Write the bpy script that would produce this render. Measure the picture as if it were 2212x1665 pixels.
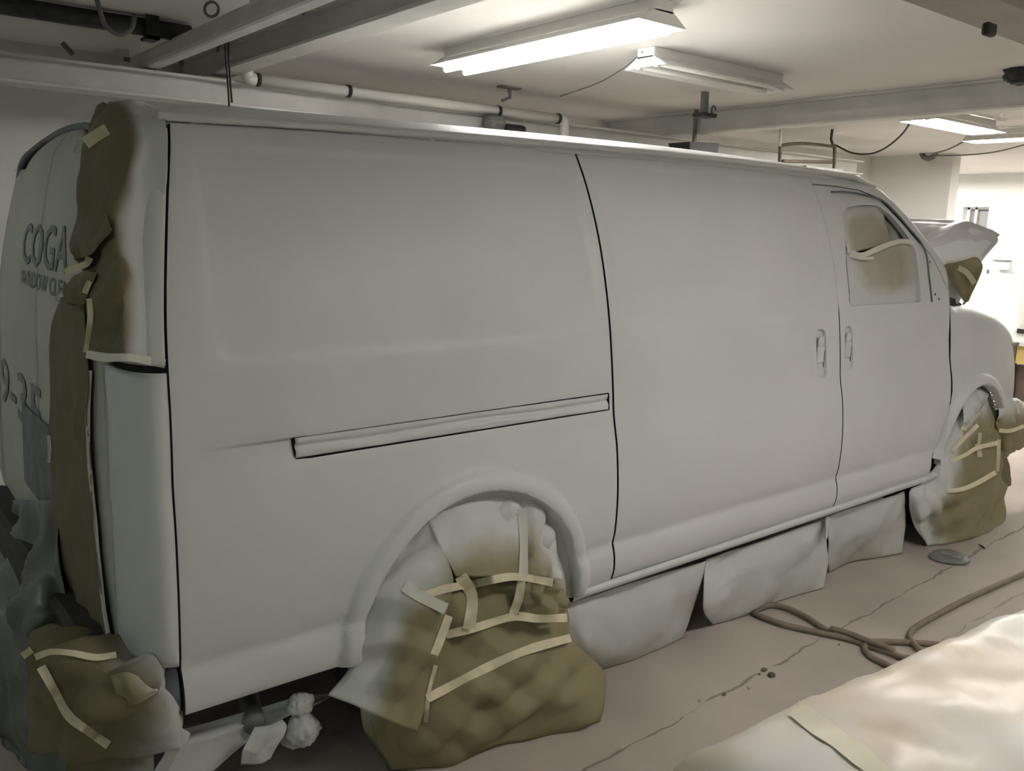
import bpy, bmesh, math, random
import numpy as np
from mathutils import Vector, Matrix, noise
from mathutils.bvhtree import BVHTree
from mathutils.geometry import delaunay_2d_cdt

random.seed(7); np.random.seed(7)
for o in list(bpy.data.objects): bpy.data.objects.remove(o)
scene = bpy.context.scene
COL = scene.collection

# ------------------------------------------------------------------ camera
W, H = 2212, 1665
CX, CY = 1106.0, 832.5
FPX = 1859.6
R = np.array([[0.77993756, -0.09399845, 0.61875818],
              [-0.6252879, -0.15919781, 0.76398371],
              [0.02669166, -0.98276159, -0.18294044]])
CAM = np.array([-0.61, -2.0, 1.65])
cd = bpy.data.cameras.new('camera'); cam = bpy.data.objects.new('camera', cd); COL.objects.link(cam)
cd.sensor_fit = 'HORIZONTAL'; cd.sensor_width = 36.0; cd.lens = FPX / W * 36.0
cd.clip_start = 0.05; cd.clip_end = 100
M = Matrix.Identity(4)
for i in range(3):
    M[i][0] = R[i, 0]; M[i][1] = -R[i, 1]; M[i][2] = -R[i, 2]; M[i][3] = CAM[i]
cam.matrix_world = M
scene.camera = cam

# ------------------------------------------------------------------ world, exposure
wd = bpy.data.worlds.new('world'); scene.world = wd; wd.use_nodes = True
wd.node_tree.nodes['Background'].inputs[0].default_value = (0.5, 0.52, 0.55, 1)
wd.node_tree.nodes['Background'].inputs[1].default_value = 0.02
vs = scene.view_settings
vs.view_transform = 'Standard'; vs.look = 'None'; vs.gamma = 1.0; vs.use_curve_mapping = False
vs.exposure = 1.3
TUBE = dict(main=19.0, near=31.0, side=27.0, left=17.0, rear=7.5, bay=66.0, far=110.0)      # tube brightness; near, side, left, rear and far belong to added lamps

# ------------------------------------------------------------------ pixel rays (to read real positions off the photograph)
def wdir(px, py):
    return R @ np.array([px - CX, py - CY, FPX])
def atY(px, py, Y):
    d = wdir(px, py); return CAM + d * ((Y - CAM[1]) / d[1])
def atX(px, py, X):
    d = wdir(px, py); return CAM + d * ((X - CAM[0]) / d[0])
def atZ(px, py, Z):
    d = wdir(px, py); return CAM + d * ((Z - CAM[2]) / d[2])

# ------------------------------------------------------------------ helpers
def smooth(x, a, b):
    t = np.clip((np.asarray(x, float) - a) / (b - a), 0, 1); return t * t * (3 - 2 * t)
def hermite(xs, ys):
    xs = np.array(xs, float); ys = np.array(ys, float)
    m = np.gradient(ys, xs)
    def f(x):
        x = np.clip(np.asarray(x, float), xs[0], xs[-1])
        i = np.clip(np.searchsorted(xs, x) - 1, 0, len(xs) - 2)
        h = xs[i + 1] - xs[i]; t = (x - xs[i]) / h
        return ((2*t**3 - 3*t**2 + 1) * ys[i] + (t**3 - 2*t**2 + t) * h * m[i]
                + (-2*t**3 + 3*t**2) * ys[i + 1] + (t**3 - t**2) * h * m[i + 1])
    return f
def crv(pts, n):
    """Catmull-Rom resample of a polyline to n points"""
    p = np.array(pts, float)
    if len(p) == 2:
        t = np.linspace(0, 1, n)[:, None]; return p[0] * (1 - t) + p[1] * t
    q = np.vstack([2 * p[0] - p[1], p, 2 * p[-1] - p[-2]])
    out = []
    for s in np.linspace(0, len(p) - 1, n):
        i = min(int(s), len(p) - 2); t = s - i
        a, b, c, d = q[i], q[i + 1], q[i + 2], q[i + 3]
        out.append(0.5 * (2*b + (c - a) * t + (2*a - 5*b + 4*c - d) * t*t + (3*b - a - 3*c + d) * t**3))
    return np.array(out)

def link(name, me, mat, parent=None, smooth_=True, origin=None):
    if mat is not None: me.materials.append(mat)
    if smooth_: me.shade_smooth()
    o = bpy.data.objects.new(name, me); COL.objects.link(o)
    if parent is not None:
        o.parent = parent
    return o
def wloc(o):
    v = Vector((0, 0, 0))
    while o is not None: v = v + o.location; o = o.parent
    return v
def mesh(name, verts, faces, mat, parent=None, smooth_=True, origin=None, attr=None):
    """verts in world space; origin moved to the parent's base or, when top-level, the mesh's own base"""
    v = np.array([tuple(x) for x in verts], float)
    if parent is not None: org = np.array(wloc(parent)); loc = (0, 0, 0)
    else:
        org = np.array([(v[:, 0].min() + v[:, 0].max()) / 2, (v[:, 1].min() + v[:, 1].max()) / 2, v[:, 2].min()]) if origin is None else np.array(origin, float)
        loc = org
    me = bpy.data.meshes.new(name)
    me.from_pydata([tuple(x) for x in (v - org)], [], [tuple(int(i) for i in f) for f in faces])
    if attr is not None:
        a = me.attributes.new('spray', 'FLOAT', 'POINT'); a.data.foreach_set('value', np.array(attr, dtype=np.float32))
    me.update()
    o = link(name, me, mat, parent, smooth_)
    o.location = loc
    return o
def tag(o, label, cat, group=None, kind=None):
    if label: o['label'] = label
    if cat: o['category'] = cat
    if group: o['group'] = group
    if kind: o['kind'] = kind
    return o
def thing(name, label, cat, loc=(0, 0, 0), group=None):
    o = bpy.data.objects.new(name, None); COL.objects.link(o); o.location = loc
    o.empty_display_size = 0.1
    return tag(o, label, cat, group)

class MB:
    def __init__(s): s.v = []; s.f = []
    def add(s, v, f):
        n = len(s.v); s.v += [tuple(x) for x in v]; s.f += [tuple(i + n for i in q) for q in f]; return s
    def box(s, a, b, rot=None, pivot=None):
        x0, y0, z0 = a; x1, y1, z1 = b
        v = [(x0,y0,z0),(x1,y0,z0),(x1,y1,z0),(x0,y1,z0),(x0,y0,z1),(x1,y0,z1),(x1,y1,z1),(x0,y1,z1)]
        if rot is not None:
            pv = Vector(pivot or ((x0+x1)/2, (y0+y1)/2, (z0+z1)/2))
            v = [tuple(rot @ (Vector(q) - pv) + pv) for q in v]
        return s.add(v, [(0,3,2,1),(4,5,6,7),(0,1,5,4),(1,2,6,5),(2,3,7,6),(3,0,4,7)])
    def tube(s, pts, r, n=8, cap=True):
        p = [Vector(q) for q in pts]; k = len(p); base = len(s.v)
        rr = r if hasattr(r, '__len__') else [r] * k
        up = None
        for i in range(k):
            t = (p[min(i+1, k-1)] - p[max(i-1, 0)]).normalized()
            if up is None:
                up = Vector((0,0,1)) if abs(t.z) < 0.9 else Vector((1,0,0))
            a = t.cross(up)
            if a.length < 1e-6: a = t.orthogonal()
            a.normalize(); b = a.cross(t).normalized(); up = b
            for j in range(n):
                q = p[i] + (a * math.cos(2*math.pi*j/n) + b * math.sin(2*math.pi*j/n)) * rr[i]
                s.v.append(tuple(q))
        for i in range(k-1):
            for j in range(n):
                s.f.append((base+i*n+j, base+i*n+(j+1)%n, base+(i+1)*n+(j+1)%n, base+(i+1)*n+j))
        if cap:
            s.f.append(tuple(base+j for j in reversed(range(n)))); s.f.append(tuple(base+(k-1)*n+j for j in range(n)))
        return s
    def extrude(s, prof, a, b, cap=True):
        """closed profile of 3d offsets swept from point a to point b"""
        n = len(prof); base = len(s.v)
        for q in (a, b):
            for w in prof: s.v.append((q[0]+w[0], q[1]+w[1], q[2]+w[2]))
        for j in range(n): s.f.append((base+j, base+(j+1)%n, base+n+(j+1)%n, base+n+j))
        if cap: s.f.append(tuple(base+j for j in reversed(range(n)))); s.f.append(tuple(base+n+j for j in range(n)))
        return s
    def build(s, name, mat, parent=None, smooth_=False, origin=None, bevel=0):
        o = mesh(name, s.v, s.f, mat, parent, smooth_, origin)
        if bevel:
            m = o.modifiers.new('bevel', 'BEVEL'); m.width = bevel; m.segments = 2; m.limit_method = 'ANGLE'
        return o

def grid_faces(nu, nv):
    return [(i*nv+j, i*nv+j+1, (i+1)*nv+j+1, (i+1)*nv+j) for i in range(nu-1) for j in range(nv-1)]

# ------------------------------------------------------------------ materials
def mat(name, col, rough=0.6, spec=0.4, var=0.0, scale=6.0, bump=0.0, bscale=40.0, metal=0.0, col2=None, lo=0.35, hi=0.65):
    m = bpy.data.materials.new(name); m.use_nodes = True
    nt = m.node_tree; b = nt.nodes['Principled BSDF']
    b.inputs['Base Color'].default_value = (*col, 1); b.inputs['Roughness'].default_value = rough
    b.inputs['Specular IOR Level'].default_value = spec; b.inputs['Metallic'].default_value = metal
    tc = nt.nodes.new('ShaderNodeTexCoord')
    if var or col2:
        n = nt.nodes.new('ShaderNodeTexNoise'); n.inputs['Scale'].default_value = scale; n.inputs['Detail'].default_value = 5
        nt.links.new(tc.outputs['Object'], n.inputs['Vector'])
        r = nt.nodes.new('ShaderNodeValToRGB')
        c2 = col2 or tuple(max(0, c * (1 - var)) for c in col)
        r.color_ramp.elements[0].position = lo; r.color_ramp.elements[1].position = hi
        r.color_ramp.elements[0].color = (*c2, 1); r.color_ramp.elements[1].color = (*col, 1)
        nt.links.new(n.outputs['Fac'], r.inputs['Fac']); nt.links.new(r.outputs['Color'], b.inputs['Base Color'])
    if bump:
        n2 = nt.nodes.new('ShaderNodeTexNoise'); n2.inputs['Scale'].default_value = bscale; n2.inputs['Detail'].default_value = 4
        nt.links.new(tc.outputs['Object'], n2.inputs['Vector'])
        bp = nt.nodes.new('ShaderNodeBump'); bp.inputs['Strength'].default_value = bump; bp.inputs['Distance'].default_value = 0.01
        nt.links.new(n2.outputs['Fac'], bp.inputs['Height']); nt.links.new(bp.outputs['Normal'], b.inputs['Normal'])
    return m
def mat_emit(name, col, strength):
    m = bpy.data.materials.new(name); m.use_nodes = True; nt = m.node_tree
    b = nt.nodes['Principled BSDF']
    b.inputs['Base Color'].default_value = (0.9, 0.9, 0.9, 1)
    b.inputs['Emission Color'].default_value = (*col, 1); b.inputs['Emission Strength'].default_value = strength
    return m
def mat_spray(name, tan, white, rough=0.75, trans=0.0):
    """masking paper: bare paper with a coat of overspray where the painter's gun reached it"""
    m = bpy.data.materials.new(name); m.use_nodes = True; nt = m.node_tree; b = nt.nodes['Principled BSDF']
    at = nt.nodes.new('ShaderNodeAttribute'); at.attribute_name = 'spray'
    tc = nt.nodes.new('ShaderNodeTexCoord')
    n = nt.nodes.new('ShaderNodeTexNoise'); n.inputs['Scale'].default_value = 7; n.inputs['Detail'].default_value = 4
    nt.links.new(tc.outputs['Object'], n.inputs['Vector'])
    ma = nt.nodes.new('ShaderNodeMath'); ma.operation = 'MULTIPLY_ADD'; ma.inputs[1].default_value = 0.5; 
    nt.links.new(n.outputs['Fac'], ma.inputs[0]); nt.links.new(at.outputs['Fac'], ma.inputs[2])
    r = nt.nodes.new('ShaderNodeMapRange'); r.inputs['From Min'].default_value = 0.38; r.inputs['From Max'].default_value = 1.05
    r.interpolation_type = 'SMOOTHSTEP'
    nt.links.new(ma.outputs[0], r.inputs['Value'])
    mx = nt.nodes.new('ShaderNodeMix'); mx.data_type = 'RGBA'
    mx.inputs['A'].default_value = (*tan, 1); mx.inputs['B'].default_value = (*white, 1)
    nt.links.new(r.outputs['Result'], mx.inputs['Factor']); nt.links.new(mx.outputs['Result'], b.inputs['Base Color'])
    b.inputs['Roughness'].default_value = rough; b.inputs['Specular IOR Level'].default_value = 0.25
    return m

PRIMER = mat('white_primer', (0.64, 0.65, 0.64), 0.42, 0.35, var=0.05, scale=2.2)
SEAM = mat('dark_seam', (0.03, 0.03, 0.03), 0.8)
DARKWELL = mat('sprayed_wheel_well', (0.40, 0.41, 0.39), 0.8, var=0.3, scale=8)
PAPER = mat_spray('masking_paper', (0.255, 0.222, 0.122), (0.58, 0.59, 0.565))
PAPERD = mat_spray('dark_masking_paper', (0.17, 0.145, 0.085), (0.60, 0.61, 0.59))
PAPERG = mat_spray('greyed_masking_paper', (0.36, 0.345, 0.27), (0.56, 0.57, 0.55))
TAPE = mat('masking_tape', (0.70, 0.63, 0.43), 0.6, var=0.08, scale=30)
TAPEW = mat('oversprayed_tape', (0.66, 0.65, 0.58), 0.6)
PLASTIC = mat('white_plastic_film', (0.50, 0.495, 0.48), 0.33, 0.5, var=0.08, scale=9)
DRAPE = mat('grey_plastic_drape', (0.17, 0.185, 0.185), 0.4, 0.4, var=0.4, scale=4)
WALLW = mat('painted_wall', (0.74, 0.74, 0.71), 0.8, 0.2, var=0.06, scale=1.2, bump=0.05, bscale=30)
CEILW = mat('painted_ceiling', (0.78, 0.76, 0.73), 0.8, 0.2, var=0.07, scale=0.9)
BEAMW = mat('painted_steel', (0.66, 0.65, 0.61), 0.55, 0.4, var=0.12, scale=5)
DKSTEEL = mat('dark_steel', (0.035, 0.036, 0.034), 0.6, 0.4, var=0.4, scale=20)
GREYSTEEL = mat('grey_steel', (0.20, 0.20, 0.19), 0.5, 0.4, var=0.3, scale=15)
BROWNST = mat('rusty_steel', (0.13, 0.10, 0.075), 0.7, var=0.4, scale=18)
PVC = mat('white_pvc', (0.72, 0.71, 0.67), 0.35, 0.5)
BLACKP = mat('black_plastic', (0.025, 0.025, 0.027), 0.5)
RUBBER = mat('tyre_rubber', (0.03, 0.03, 0.03), 0.85)
HOSE = mat('dusty_hose', (0.24, 0.19, 0.145), 0.7, var=0.2, scale=25)
FIXW = mat('lamp_enamel', (0.80, 0.79, 0.76), 0.4, 0.4)
TUBEOFF = mat('unlit_tube', (0.75, 0.74, 0.70), 0.25, 0.5)
LETTER = mat('faded_grey_lettering', (0.27, 0.28, 0.265), 0.6, var=0.35, scale=40)
OLDWHITE = mat('aged_white_paint', (0.47, 0.475, 0.43), 0.5, 0.35, var=0.12, scale=3)
BLUEGREY = mat('blue_grey_trim', (0.18, 0.20, 0.22), 0.55, var=0.4, scale=12)
YELLOW = mat('yellow_board', (0.62, 0.46, 0.16), 0.6, var=0.1, scale=10)
BROWNP = mat('brown_panel', (0.16, 0.11, 0.10), 0.7, var=0.3, scale=6)
GLASS = mat('sprayed_glass', (0.30, 0.32, 0.32), 0.25, 0.5)
DISC = mat('dull_grey_metal', (0.22, 0.235, 0.23), 0.5, 0.4, var=0.2, scale=30)

def floor_material():
    m = mat('concrete_floor', (0.47, 0.415, 0.36), 0.75, 0.25, var=0.18, scale=1.6, bump=0.15, bscale=60)
    nt = m.node_tree; b = nt.nodes['Principled BSDF']
    src = b.inputs['Base Color'].links[0].from_socket
    tc = nt.nodes.new('ShaderNodeTexCoord'); sep = nt.nodes.new('ShaderNodeSeparateXYZ')
    nt.links.new(tc.outputs['Object'], sep.inputs[0])
    nz = nt.nodes.new('ShaderNodeTexNoise'); nz.inputs['Scale'].default_value = 5; nz.inputs['Detail'].default_value = 6
    nt.links.new(tc.outputs['Object'], nz.inputs['Vector'])
    nb = nt.nodes.new('ShaderNodeTexNoise'); nb.inputs['Scale'].default_value = 4.5; nb.inputs['Detail'].default_value = 4
    nt.links.new(tc.outputs['Object'], nb.inputs['Vector'])
    def math_(op, a, b_=None, c=None):
        n = nt.nodes.new('ShaderNodeMath'); n.operation = op
        for i, v in enumerate((a, b_, c)):
            if v is None: continue
            if isinstance(v, (int, float)): n.inputs[i].default_value = v
            else: nt.links.new(v, n.inputs[i])
        return n.outputs[0]
    cur = src
    p, q = atZ(1560, 1500, 0), atZ(2000, 1255, 0)
    p2, q2 = atZ(1985, 1400, 0), atZ(2212, 1262, 0)
    for (u, v, wdt, dark) in ((p, q, 0.0042, 0.62), (p2 + np.array([0, -0.03, 0]), q2 + np.array([0, -0.03, 0]), 0.004, 0.35)):
        sl = (v[1] - u[1]) / (v[0] - u[0]); c0 = u[1] - sl * u[0]
        line = math_('MULTIPLY_ADD', sep.outputs['X'], sl, c0)
        wob = math_('MULTIPLY_ADD', nz.outputs['Fac'], 0.07, -0.035)
        d = math_('ABSOLUTE', math_('SUBTRACT', math_('SUBTRACT', sep.outputs['Y'], line), wob))
        thick = math_('MAXIMUM', math_('MULTIPLY', math_('SUBTRACT', nb.outputs['Fac'], 0.34), wdt * 9.0), 0.0006)
        mr = nt.nodes.new('ShaderNodeMapRange'); mr.inputs['To Min'].default_value = dark; mr.inputs['To Max'].default_value = 0
        nt.links.new(d, mr.inputs['Value']); nt.links.new(math_('MULTIPLY', thick, 0.25), mr.inputs['From Min']); nt.links.new(thick, mr.inputs['From Max'])
        mx = nt.nodes.new('ShaderNodeMix'); mx.data_type = 'RGBA'
        nt.links.new(mr.outputs['Result'], mx.inputs['Factor']); nt.links.new(cur, mx.inputs['A']); mx.inputs['B'].default_value = (0.08, 0.065, 0.05, 1)
        cur = mx.outputs['Result']
    nt.links.new(cur, b.inputs['Base Color'])
    return m
FLOORM = floor_material()

# ------------------------------------------------------------------ the room
XL, XR, YF, YB, ZC = -5.0, 14.0, -5.5, 3.80, 2.6
XP, YP = 9.7, 2.80            # short return wall at the far right end
def structure(name, mb, m, label=None, bevel=0):
    o = mb.build(name, m, None, False, bevel=bevel); o['kind'] = 'structure'
    if label: o['label'] = label
    return o
# the floor's origin stays at the world origin so its joints lie where they were read
fl = MB().box((XL, YF, -0.15), (XR, 7.0, 0.0)).build('floor', FLOORM, None, origin=(0, 0, 0)); fl['kind'] = 'structure'; fl['label'] = 'dusty concrete workshop floor with a cracked joint'
structure('ceiling', MB().box((XL, YF, ZC), (XR, 7.0, ZC + 0.12)), CEILW, 'painted white workshop ceiling between the beams')
structure('wall_back', MB().box((XL, YB, 0), (XP, YB + 0.15, ZC)), WALLW, 'painted white wall behind the van')
structure('wall_return', MB().box((XP, YP, 0), (XP + 0.2, 7.0, ZC)), WALLW, 'short grey wall end left of the bright bay')
structure('wall_left', MB().box((XL - 0.15, YF, 0), (XL, 7.0, ZC)), WALLW, 'white wall at the rear end of the workshop')
structure('wall_front', MB().box((XL, YF - 0.15, 0), (XR, YF, ZC)), WALLW, 'white wall behind the photographer')
structure('wall_bay', MB().box((XP + 0.2, 7.0, 0), (XR, 7.15, ZC)), WALLW, 'white side wall of the bright bay')
# far wall with a small opening
wx = 13.2
w0, w1 = atX(2081, 447, wx), atX(2128, 520, wx)
oy0, oy1 = w1[1], w0[1]; oz1 = w0[2]; oz0 = oz1 - 0.62
mb = MB()
mb.box((wx, YF, 0), (wx + 0.25, oy0, ZC)).box((wx, oy1, 0), (wx + 0.25, 7.0, ZC)).box((wx, oy0, oz1), (wx + 0.25, oy1, ZC)).box((wx, oy0, 0), (wx + 0.25, oy1, oz0))
structure('wall_right', mb, WALLW, 'brightly lit white end wall with a small window')
win = MB().box((wx + 0.22, oy0, oz0), (wx + 0.24, oy1, oz1)).build('window_1', mat('window_pane_grey', (0.20, 0.20, 0.20), 0.3), None); win['kind'] = 'structure'; win['label'] = 'small recessed window in the bright end wall'
fw = 0.03
MB().box((wx + 0.16, oy0, oz1 - fw), (wx + 0.215, oy1, oz1)).box((wx + 0.16, oy0, oz0), (wx + 0.215, oy1, oz0 + fw)).box((wx + 0.16, oy0, oz0), (wx + 0.215, oy0 + fw * 1.6, oz1)).box((wx + 0.16, oy1 - fw, oz0), (wx + 0.215, oy1, oz1)).build('window_frame', FIXW, win)
MB().box((wx + 0.16, oy0 + (oy1 - oy0) * 0.62, oz0), (wx + 0.215, oy0 + (oy1 - oy0) * 0.7, oz1)).build('mullion', FIXW, win)

def ibeam(name, a, b, w, h, label, top=ZC, wallside=None):
    """steel I-beam from plan point a to b, flange width w, depth h, hung under the ceiling"""
    a = Vector((*a, 0)); b = Vector((*b, 0)); d = (b - a).normalized(); n = Vector((-d.y, d.x, 0))
    z0 = top - h; t = 0.016; tw = 0.012
    pr = [(-w/2, z0), (w/2, z0), (w/2, z0+t), (tw/2, z0+t+0.006), (tw/2, top-t), (w/2, top-t), (w/2, top), (-w/2, top), (-w/2, top-t), (-tw/2, top-t), (-tw/2, z0+t+0.006), (-w/2, z0+t)]
    prof = [(n.x*p, n.y*p, z) for p, z in pr]
    return structure(name, MB().extrude(prof, a, b), BEAMW, label, bevel=0.003)
# beam along the back wall (top edge read at the ceiling line)
ybm = atZ(300, 147, 2.42)[1]
zb = atY(300, 207, ybm)[2]
xend = atY(1868, 345, ybm)[0]
ibeam('trim_1', (xend, ybm + .09), (XL, ybm + .09), 0.18, 2.42 - zb, 'deep white steel beam running along the back wall', top=2.42)
structure('trim_9', MB().box((xend - .10, ybm + .03, 0), (xend, ybm + .15, zb)), BEAMW, 'white steel post under the end of the back wall beam', bevel=.004)
xB = atZ(750, 78, 2.45)[0]
ibeam('trim_2', (xB, YB), (xB, YF), 0.13, 0.15, 'white steel ceiling beam left of the lit lamp')
xC = atZ(1700, 275, 2.42)[0]
ibeam('trim_3', (xC, YB), (xC, YF), 0.13, 0.18, 'white steel ceiling beam crossing in front of the far lamps')
yD = atZ(2080, 50, 2.40)[1]
mb = MB().box((XL, yD - 0.22, 2.40), (XR, yD, ZC)); structure('trim_4', mb, mat('shade_darkened_beam', (0.36, 0.325, 0.29), .6, var=.15, scale=3), 'heavy beam along the ceiling in the upper right corner', bevel=0.006)  # beam colour darkened to imitate a face no lamp reaches
# round-edged square tube crossing the dark left bay
a = atZ(318, 136, 2.47); b = atZ(575, 22, 2.47)
mb = MB().box((a[0] - 0.045, -3.0, 2.43), (a[0] + 0.045, YB, 2.52)); structure('trim_5', mb, BEAMW, 'pale square tube beam crossing the dark left ceiling bay', bevel=0.02)
# small steel packers carry the tube below the ceiling
for k, yy in enumerate((YB - 0.2, 1.6, -1.0)):
    t5 = MB().box((a[0] - 0.03, yy - 0.03, 2.52), (a[0] + 0.03, yy + 0.03, ZC)).build('trim_%d' % (6 + k), BEAMW); t5['kind'] = 'structure'

# ------------------------------------------------------------------ fluorescent lamps
def lamp(label, c, length, along, lit, tz=0.018, width=0.30, dep=0.045):
    """open trough lamp; c = centre of its underside"""
    zb_ = c[2]; L = length / 2
    t = thing('fluorescent_lamp', label, 'lamp', (c[0], c[1], zb_), 'fluorescent ceiling lamps')
    def P3(u, w, z): return (c[0] + (u if along == 'x' else -w), c[1] + (w if along == 'x' else u), z)
    def box(mb, u0, u1, w0, w1, z0, z1):
        a = P3(u0, w0, z0); b_ = P3(u1, w1, z1)
        mb.box((min(a[0], b_[0]), min(a[1], b_[1]), z0), (max(a[0], b_[0]), max(a[1], b_[1]), z1))
    hw = width / 2
    top = min(zb_ + 0.05 + dep, ZC - 0.001)
    m = MB(); box(m, -L, L, -0.06, 0.06, top - 0.05, ZC); m.build('housing', FIXW, t, bevel=0.004)
    m = MB()
    for s in (-1, 1):
        q = [P3(-L, s*0.06, top - 0.05), P3(L, s*0.06, top - 0.05), P3(L, s*hw, zb_), P3(-L, s*hw, zb_)]
        q2 = [P3(-L, s*0.062, top - 0.046), P3(L, s*0.062, top - 0.046), P3(L, s*(hw+0.004), zb_), P3(-L, s*(hw+0.004), zb_)]
        m.add(q + q2, [(0,1,2,3),(7,6,5,4),(2,6,7,3),(0,4,5,1)])
    m.build('reflector', FIXW, t)
    for s in (-1, 1):
        m = MB()
        p = [P3(s*L, -hw, zb_), P3(s*L, hw, zb_), P3(s*L, 0.06, top - 0.04), P3(s*L, -0.06, top - 0.04)]
        p2 = [P3(s*(L-0.008), -hw, zb_), P3(s*(L-0.008), hw, zb_), P3(s*(L-0.008), 0.06, top - 0.04), P3(s*(L-0.008), -0.06, top - 0.04)]
        m.add(p + p2, [(0,1,2,3),(7,6,5,4),(0,4,5,1),(1,5,6,2),(2,6,7,3),(3,7,4,0)])
        m.build('end_cap', FIXW, t)
    tm = lit if lit is not None else TUBEOFF
    for s in (-1, 1):
        m = MB().tube([P3(-L + 0.03, s*0.065, zb_ + tz), P3(L - 0.03, s*0.065, zb_ + tz)], 0.017, 10)
        tb = m.build('tube', tm, t, True)
        for e in (-1, 1):
            m = MB(); box(m, e*(L-0.028) - 0.012, e*(L-0.028) + 0.012, s*0.065 - 0.014, s*0.065 + 0.014, zb_ - 0.004, zb_ + 0.05)
            m.build('lamp_holder', FIXW, t)
    return t
LITM = mat_emit('lit_tube_main', (1.0, 0.965, 0.93), TUBE['main'])
LITN = mat_emit('added_tube_near', (1.0, 0.965, 0.945), TUBE['near'])
LITS = mat_emit('added_tube_side', (0.93, 0.97, 1.0), TUBE['side'])
LITL = mat_emit('added_tube_left', (0.84, 1.0, 0.95), TUBE['left'])
LITR = mat_emit('added_tube_rear', (0.90, 1.0, 0.94), TUBE['rear'])
LITB = mat_emit('lit_tube_bay', (1.0, 0.97, 0.91), TUBE['bay'])
LITF = mat_emit('added_tube_far', (1.0, 0.98, 0.93), TUBE['far'])
p, q = atZ(985, 150, 2.5), atZ(1425, 50, 2.5)
L1 = lamp('brightly lit twin tube lamp above the middle of the van', ((p[0]+q[0])/2, (p[1]+q[1])/2, 2.5), abs(p[1]-q[1]), 'y', LITM, -.014)
p, q = atZ(1375, 148, 2.5), atZ(1690, 198, 2.5)
L2 = lamp('unlit tube lamp lying lengthwise right of the lit one', ((p[0]+q[0])/2, (p[1]+q[1])/2, 2.5), abs(p[0]-q[0]), 'x', None)
p, q = atZ(1970, 262, 2.5), atZ(2145, 287, 2.5)
L3 = lamp('lit tube lamp just beyond the crossing beam', ((p[0]+q[0])/2, (p[1]+q[1])/2, 2.5), abs(p[0]-q[0]) + 0.1, 'x', LITB)
p = atZ(2092, 308, 2.5)
L4 = lamp('lit tube lamp at the right edge over the far bay', (p[0], p[1] - 0.65, 2.5), 1.3, 'y', LITB)
lamp('unseen tube lamp added deep in the far bay', (11.6, 4.3, 2.5), 1.3, 'y', LITF)  # added out of view to brighten the far bay
lamp('second unseen tube lamp added in the far bay', (11.6, 1.2, 2.5), 1.3, 'y', LITF)  # another added lamp, lifts the end wall
lamp('unseen tube lamp added over the sheeted object in the foreground', (1.95, -1.95, 2.45), 1.3, 'x', LITN, .062, dep=.085)  # added out of view to light the sheeted block and van side
lamp('unseen tube lamp added over the aisle right of the camera', (5.0, -3.0, 2.45), 1.3, 'x', LITS, .062, dep=.085)  # added out of view to brighten the front half of the van
lamp('unseen tube lamp added behind the photographer', (-2.5, -2.6, 2.5), 1.3, 'y', LITL)  # added out of view, cool light for the tail end
lamp('unseen tube lamp added over the gap behind the van tail', (-1.9, 2.2, 2.5), 1.3, 'y', LITR)  # added out of view to light the left back wall

# ------------------------------------------------------------------ the van: body shape
PF = hermite([.34,.38,.42,.46,.50,.54,.565,.59,.65,.72,.85,.93,.97,1.03,1.09,1.19,1.33,1.48,1.6,1.71,1.82,1.9,1.96],
             [.07,.03,.0,-.016,-.018,-.012,-.004,-.010,-.016,-.018,-.01,.001,.010,.022,.028,.04,.061,.093,.127,.168,.219,.265,.30])
WIDE = 1.98                                  # right side at Y = 0, left side at Y = 1.98
ZTOP_F = hermite([3.9, 4.2, 4.4, 4.6, 4.8, 5.0, 5.2], [1.305, 1.295, 1.27, 1.232, 1.175, 1.10, 1.0])
def sideY(X, Z):
    X = np.asarray(X, float); Z = np.asarray(Z, float)
    Y = PF(Z)
    t = np.clip((X - 4.25) / 0.95, 0, 1); f = 0.16 * t ** 2.2
    e = np.clip(0.24 - (5.16 - X), 0, 0.2399); f = f + (0.24 - np.sqrt(0.24**2 - e**2)) * 0.9
    d = np.clip(0.085 - (ZTOP_F(X) - Z), 0, 0.085); g = 0.085 - np.sqrt(np.maximum(0.085**2 - d**2, 0))
    return Y + np.where(X > 3.95, f + g * smooth(X, 3.95, 4.1), 0)
def atS(px, py):
    Y = 0.0
    for _ in range(30):
        p = atY(px, py, Y); Y = float(sideY(p[0], p[2]))
    return p
def xz(pts): return [(atS(*p)[0], atS(*p)[2]) for p in pts]
ZT = hermite([-.2, .1, .4, 1.0, 1.5, 2.2, 2.9, 3.2, 3.4, 3.6], [1.875, 1.878, 1.888, 1.903, 1.912, 1.918, 1.912, 1.905, 1.895, 1.87])   # underside of the drip rail
SEAMR = hermite([.40,.45,.63,.91,1.08,1.19,1.29,1.40,1.55,1.72,1.85,1.95], [-.007,-.007,-.010,-.004,.004,.009,.012,.019,.038,.069,.098,.115])
XS1, XS2, XFD = 1.481, 2.910, 3.967
RARCH = (.885, .452, .405); FARCH = (4.285, .475, .385)

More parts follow.
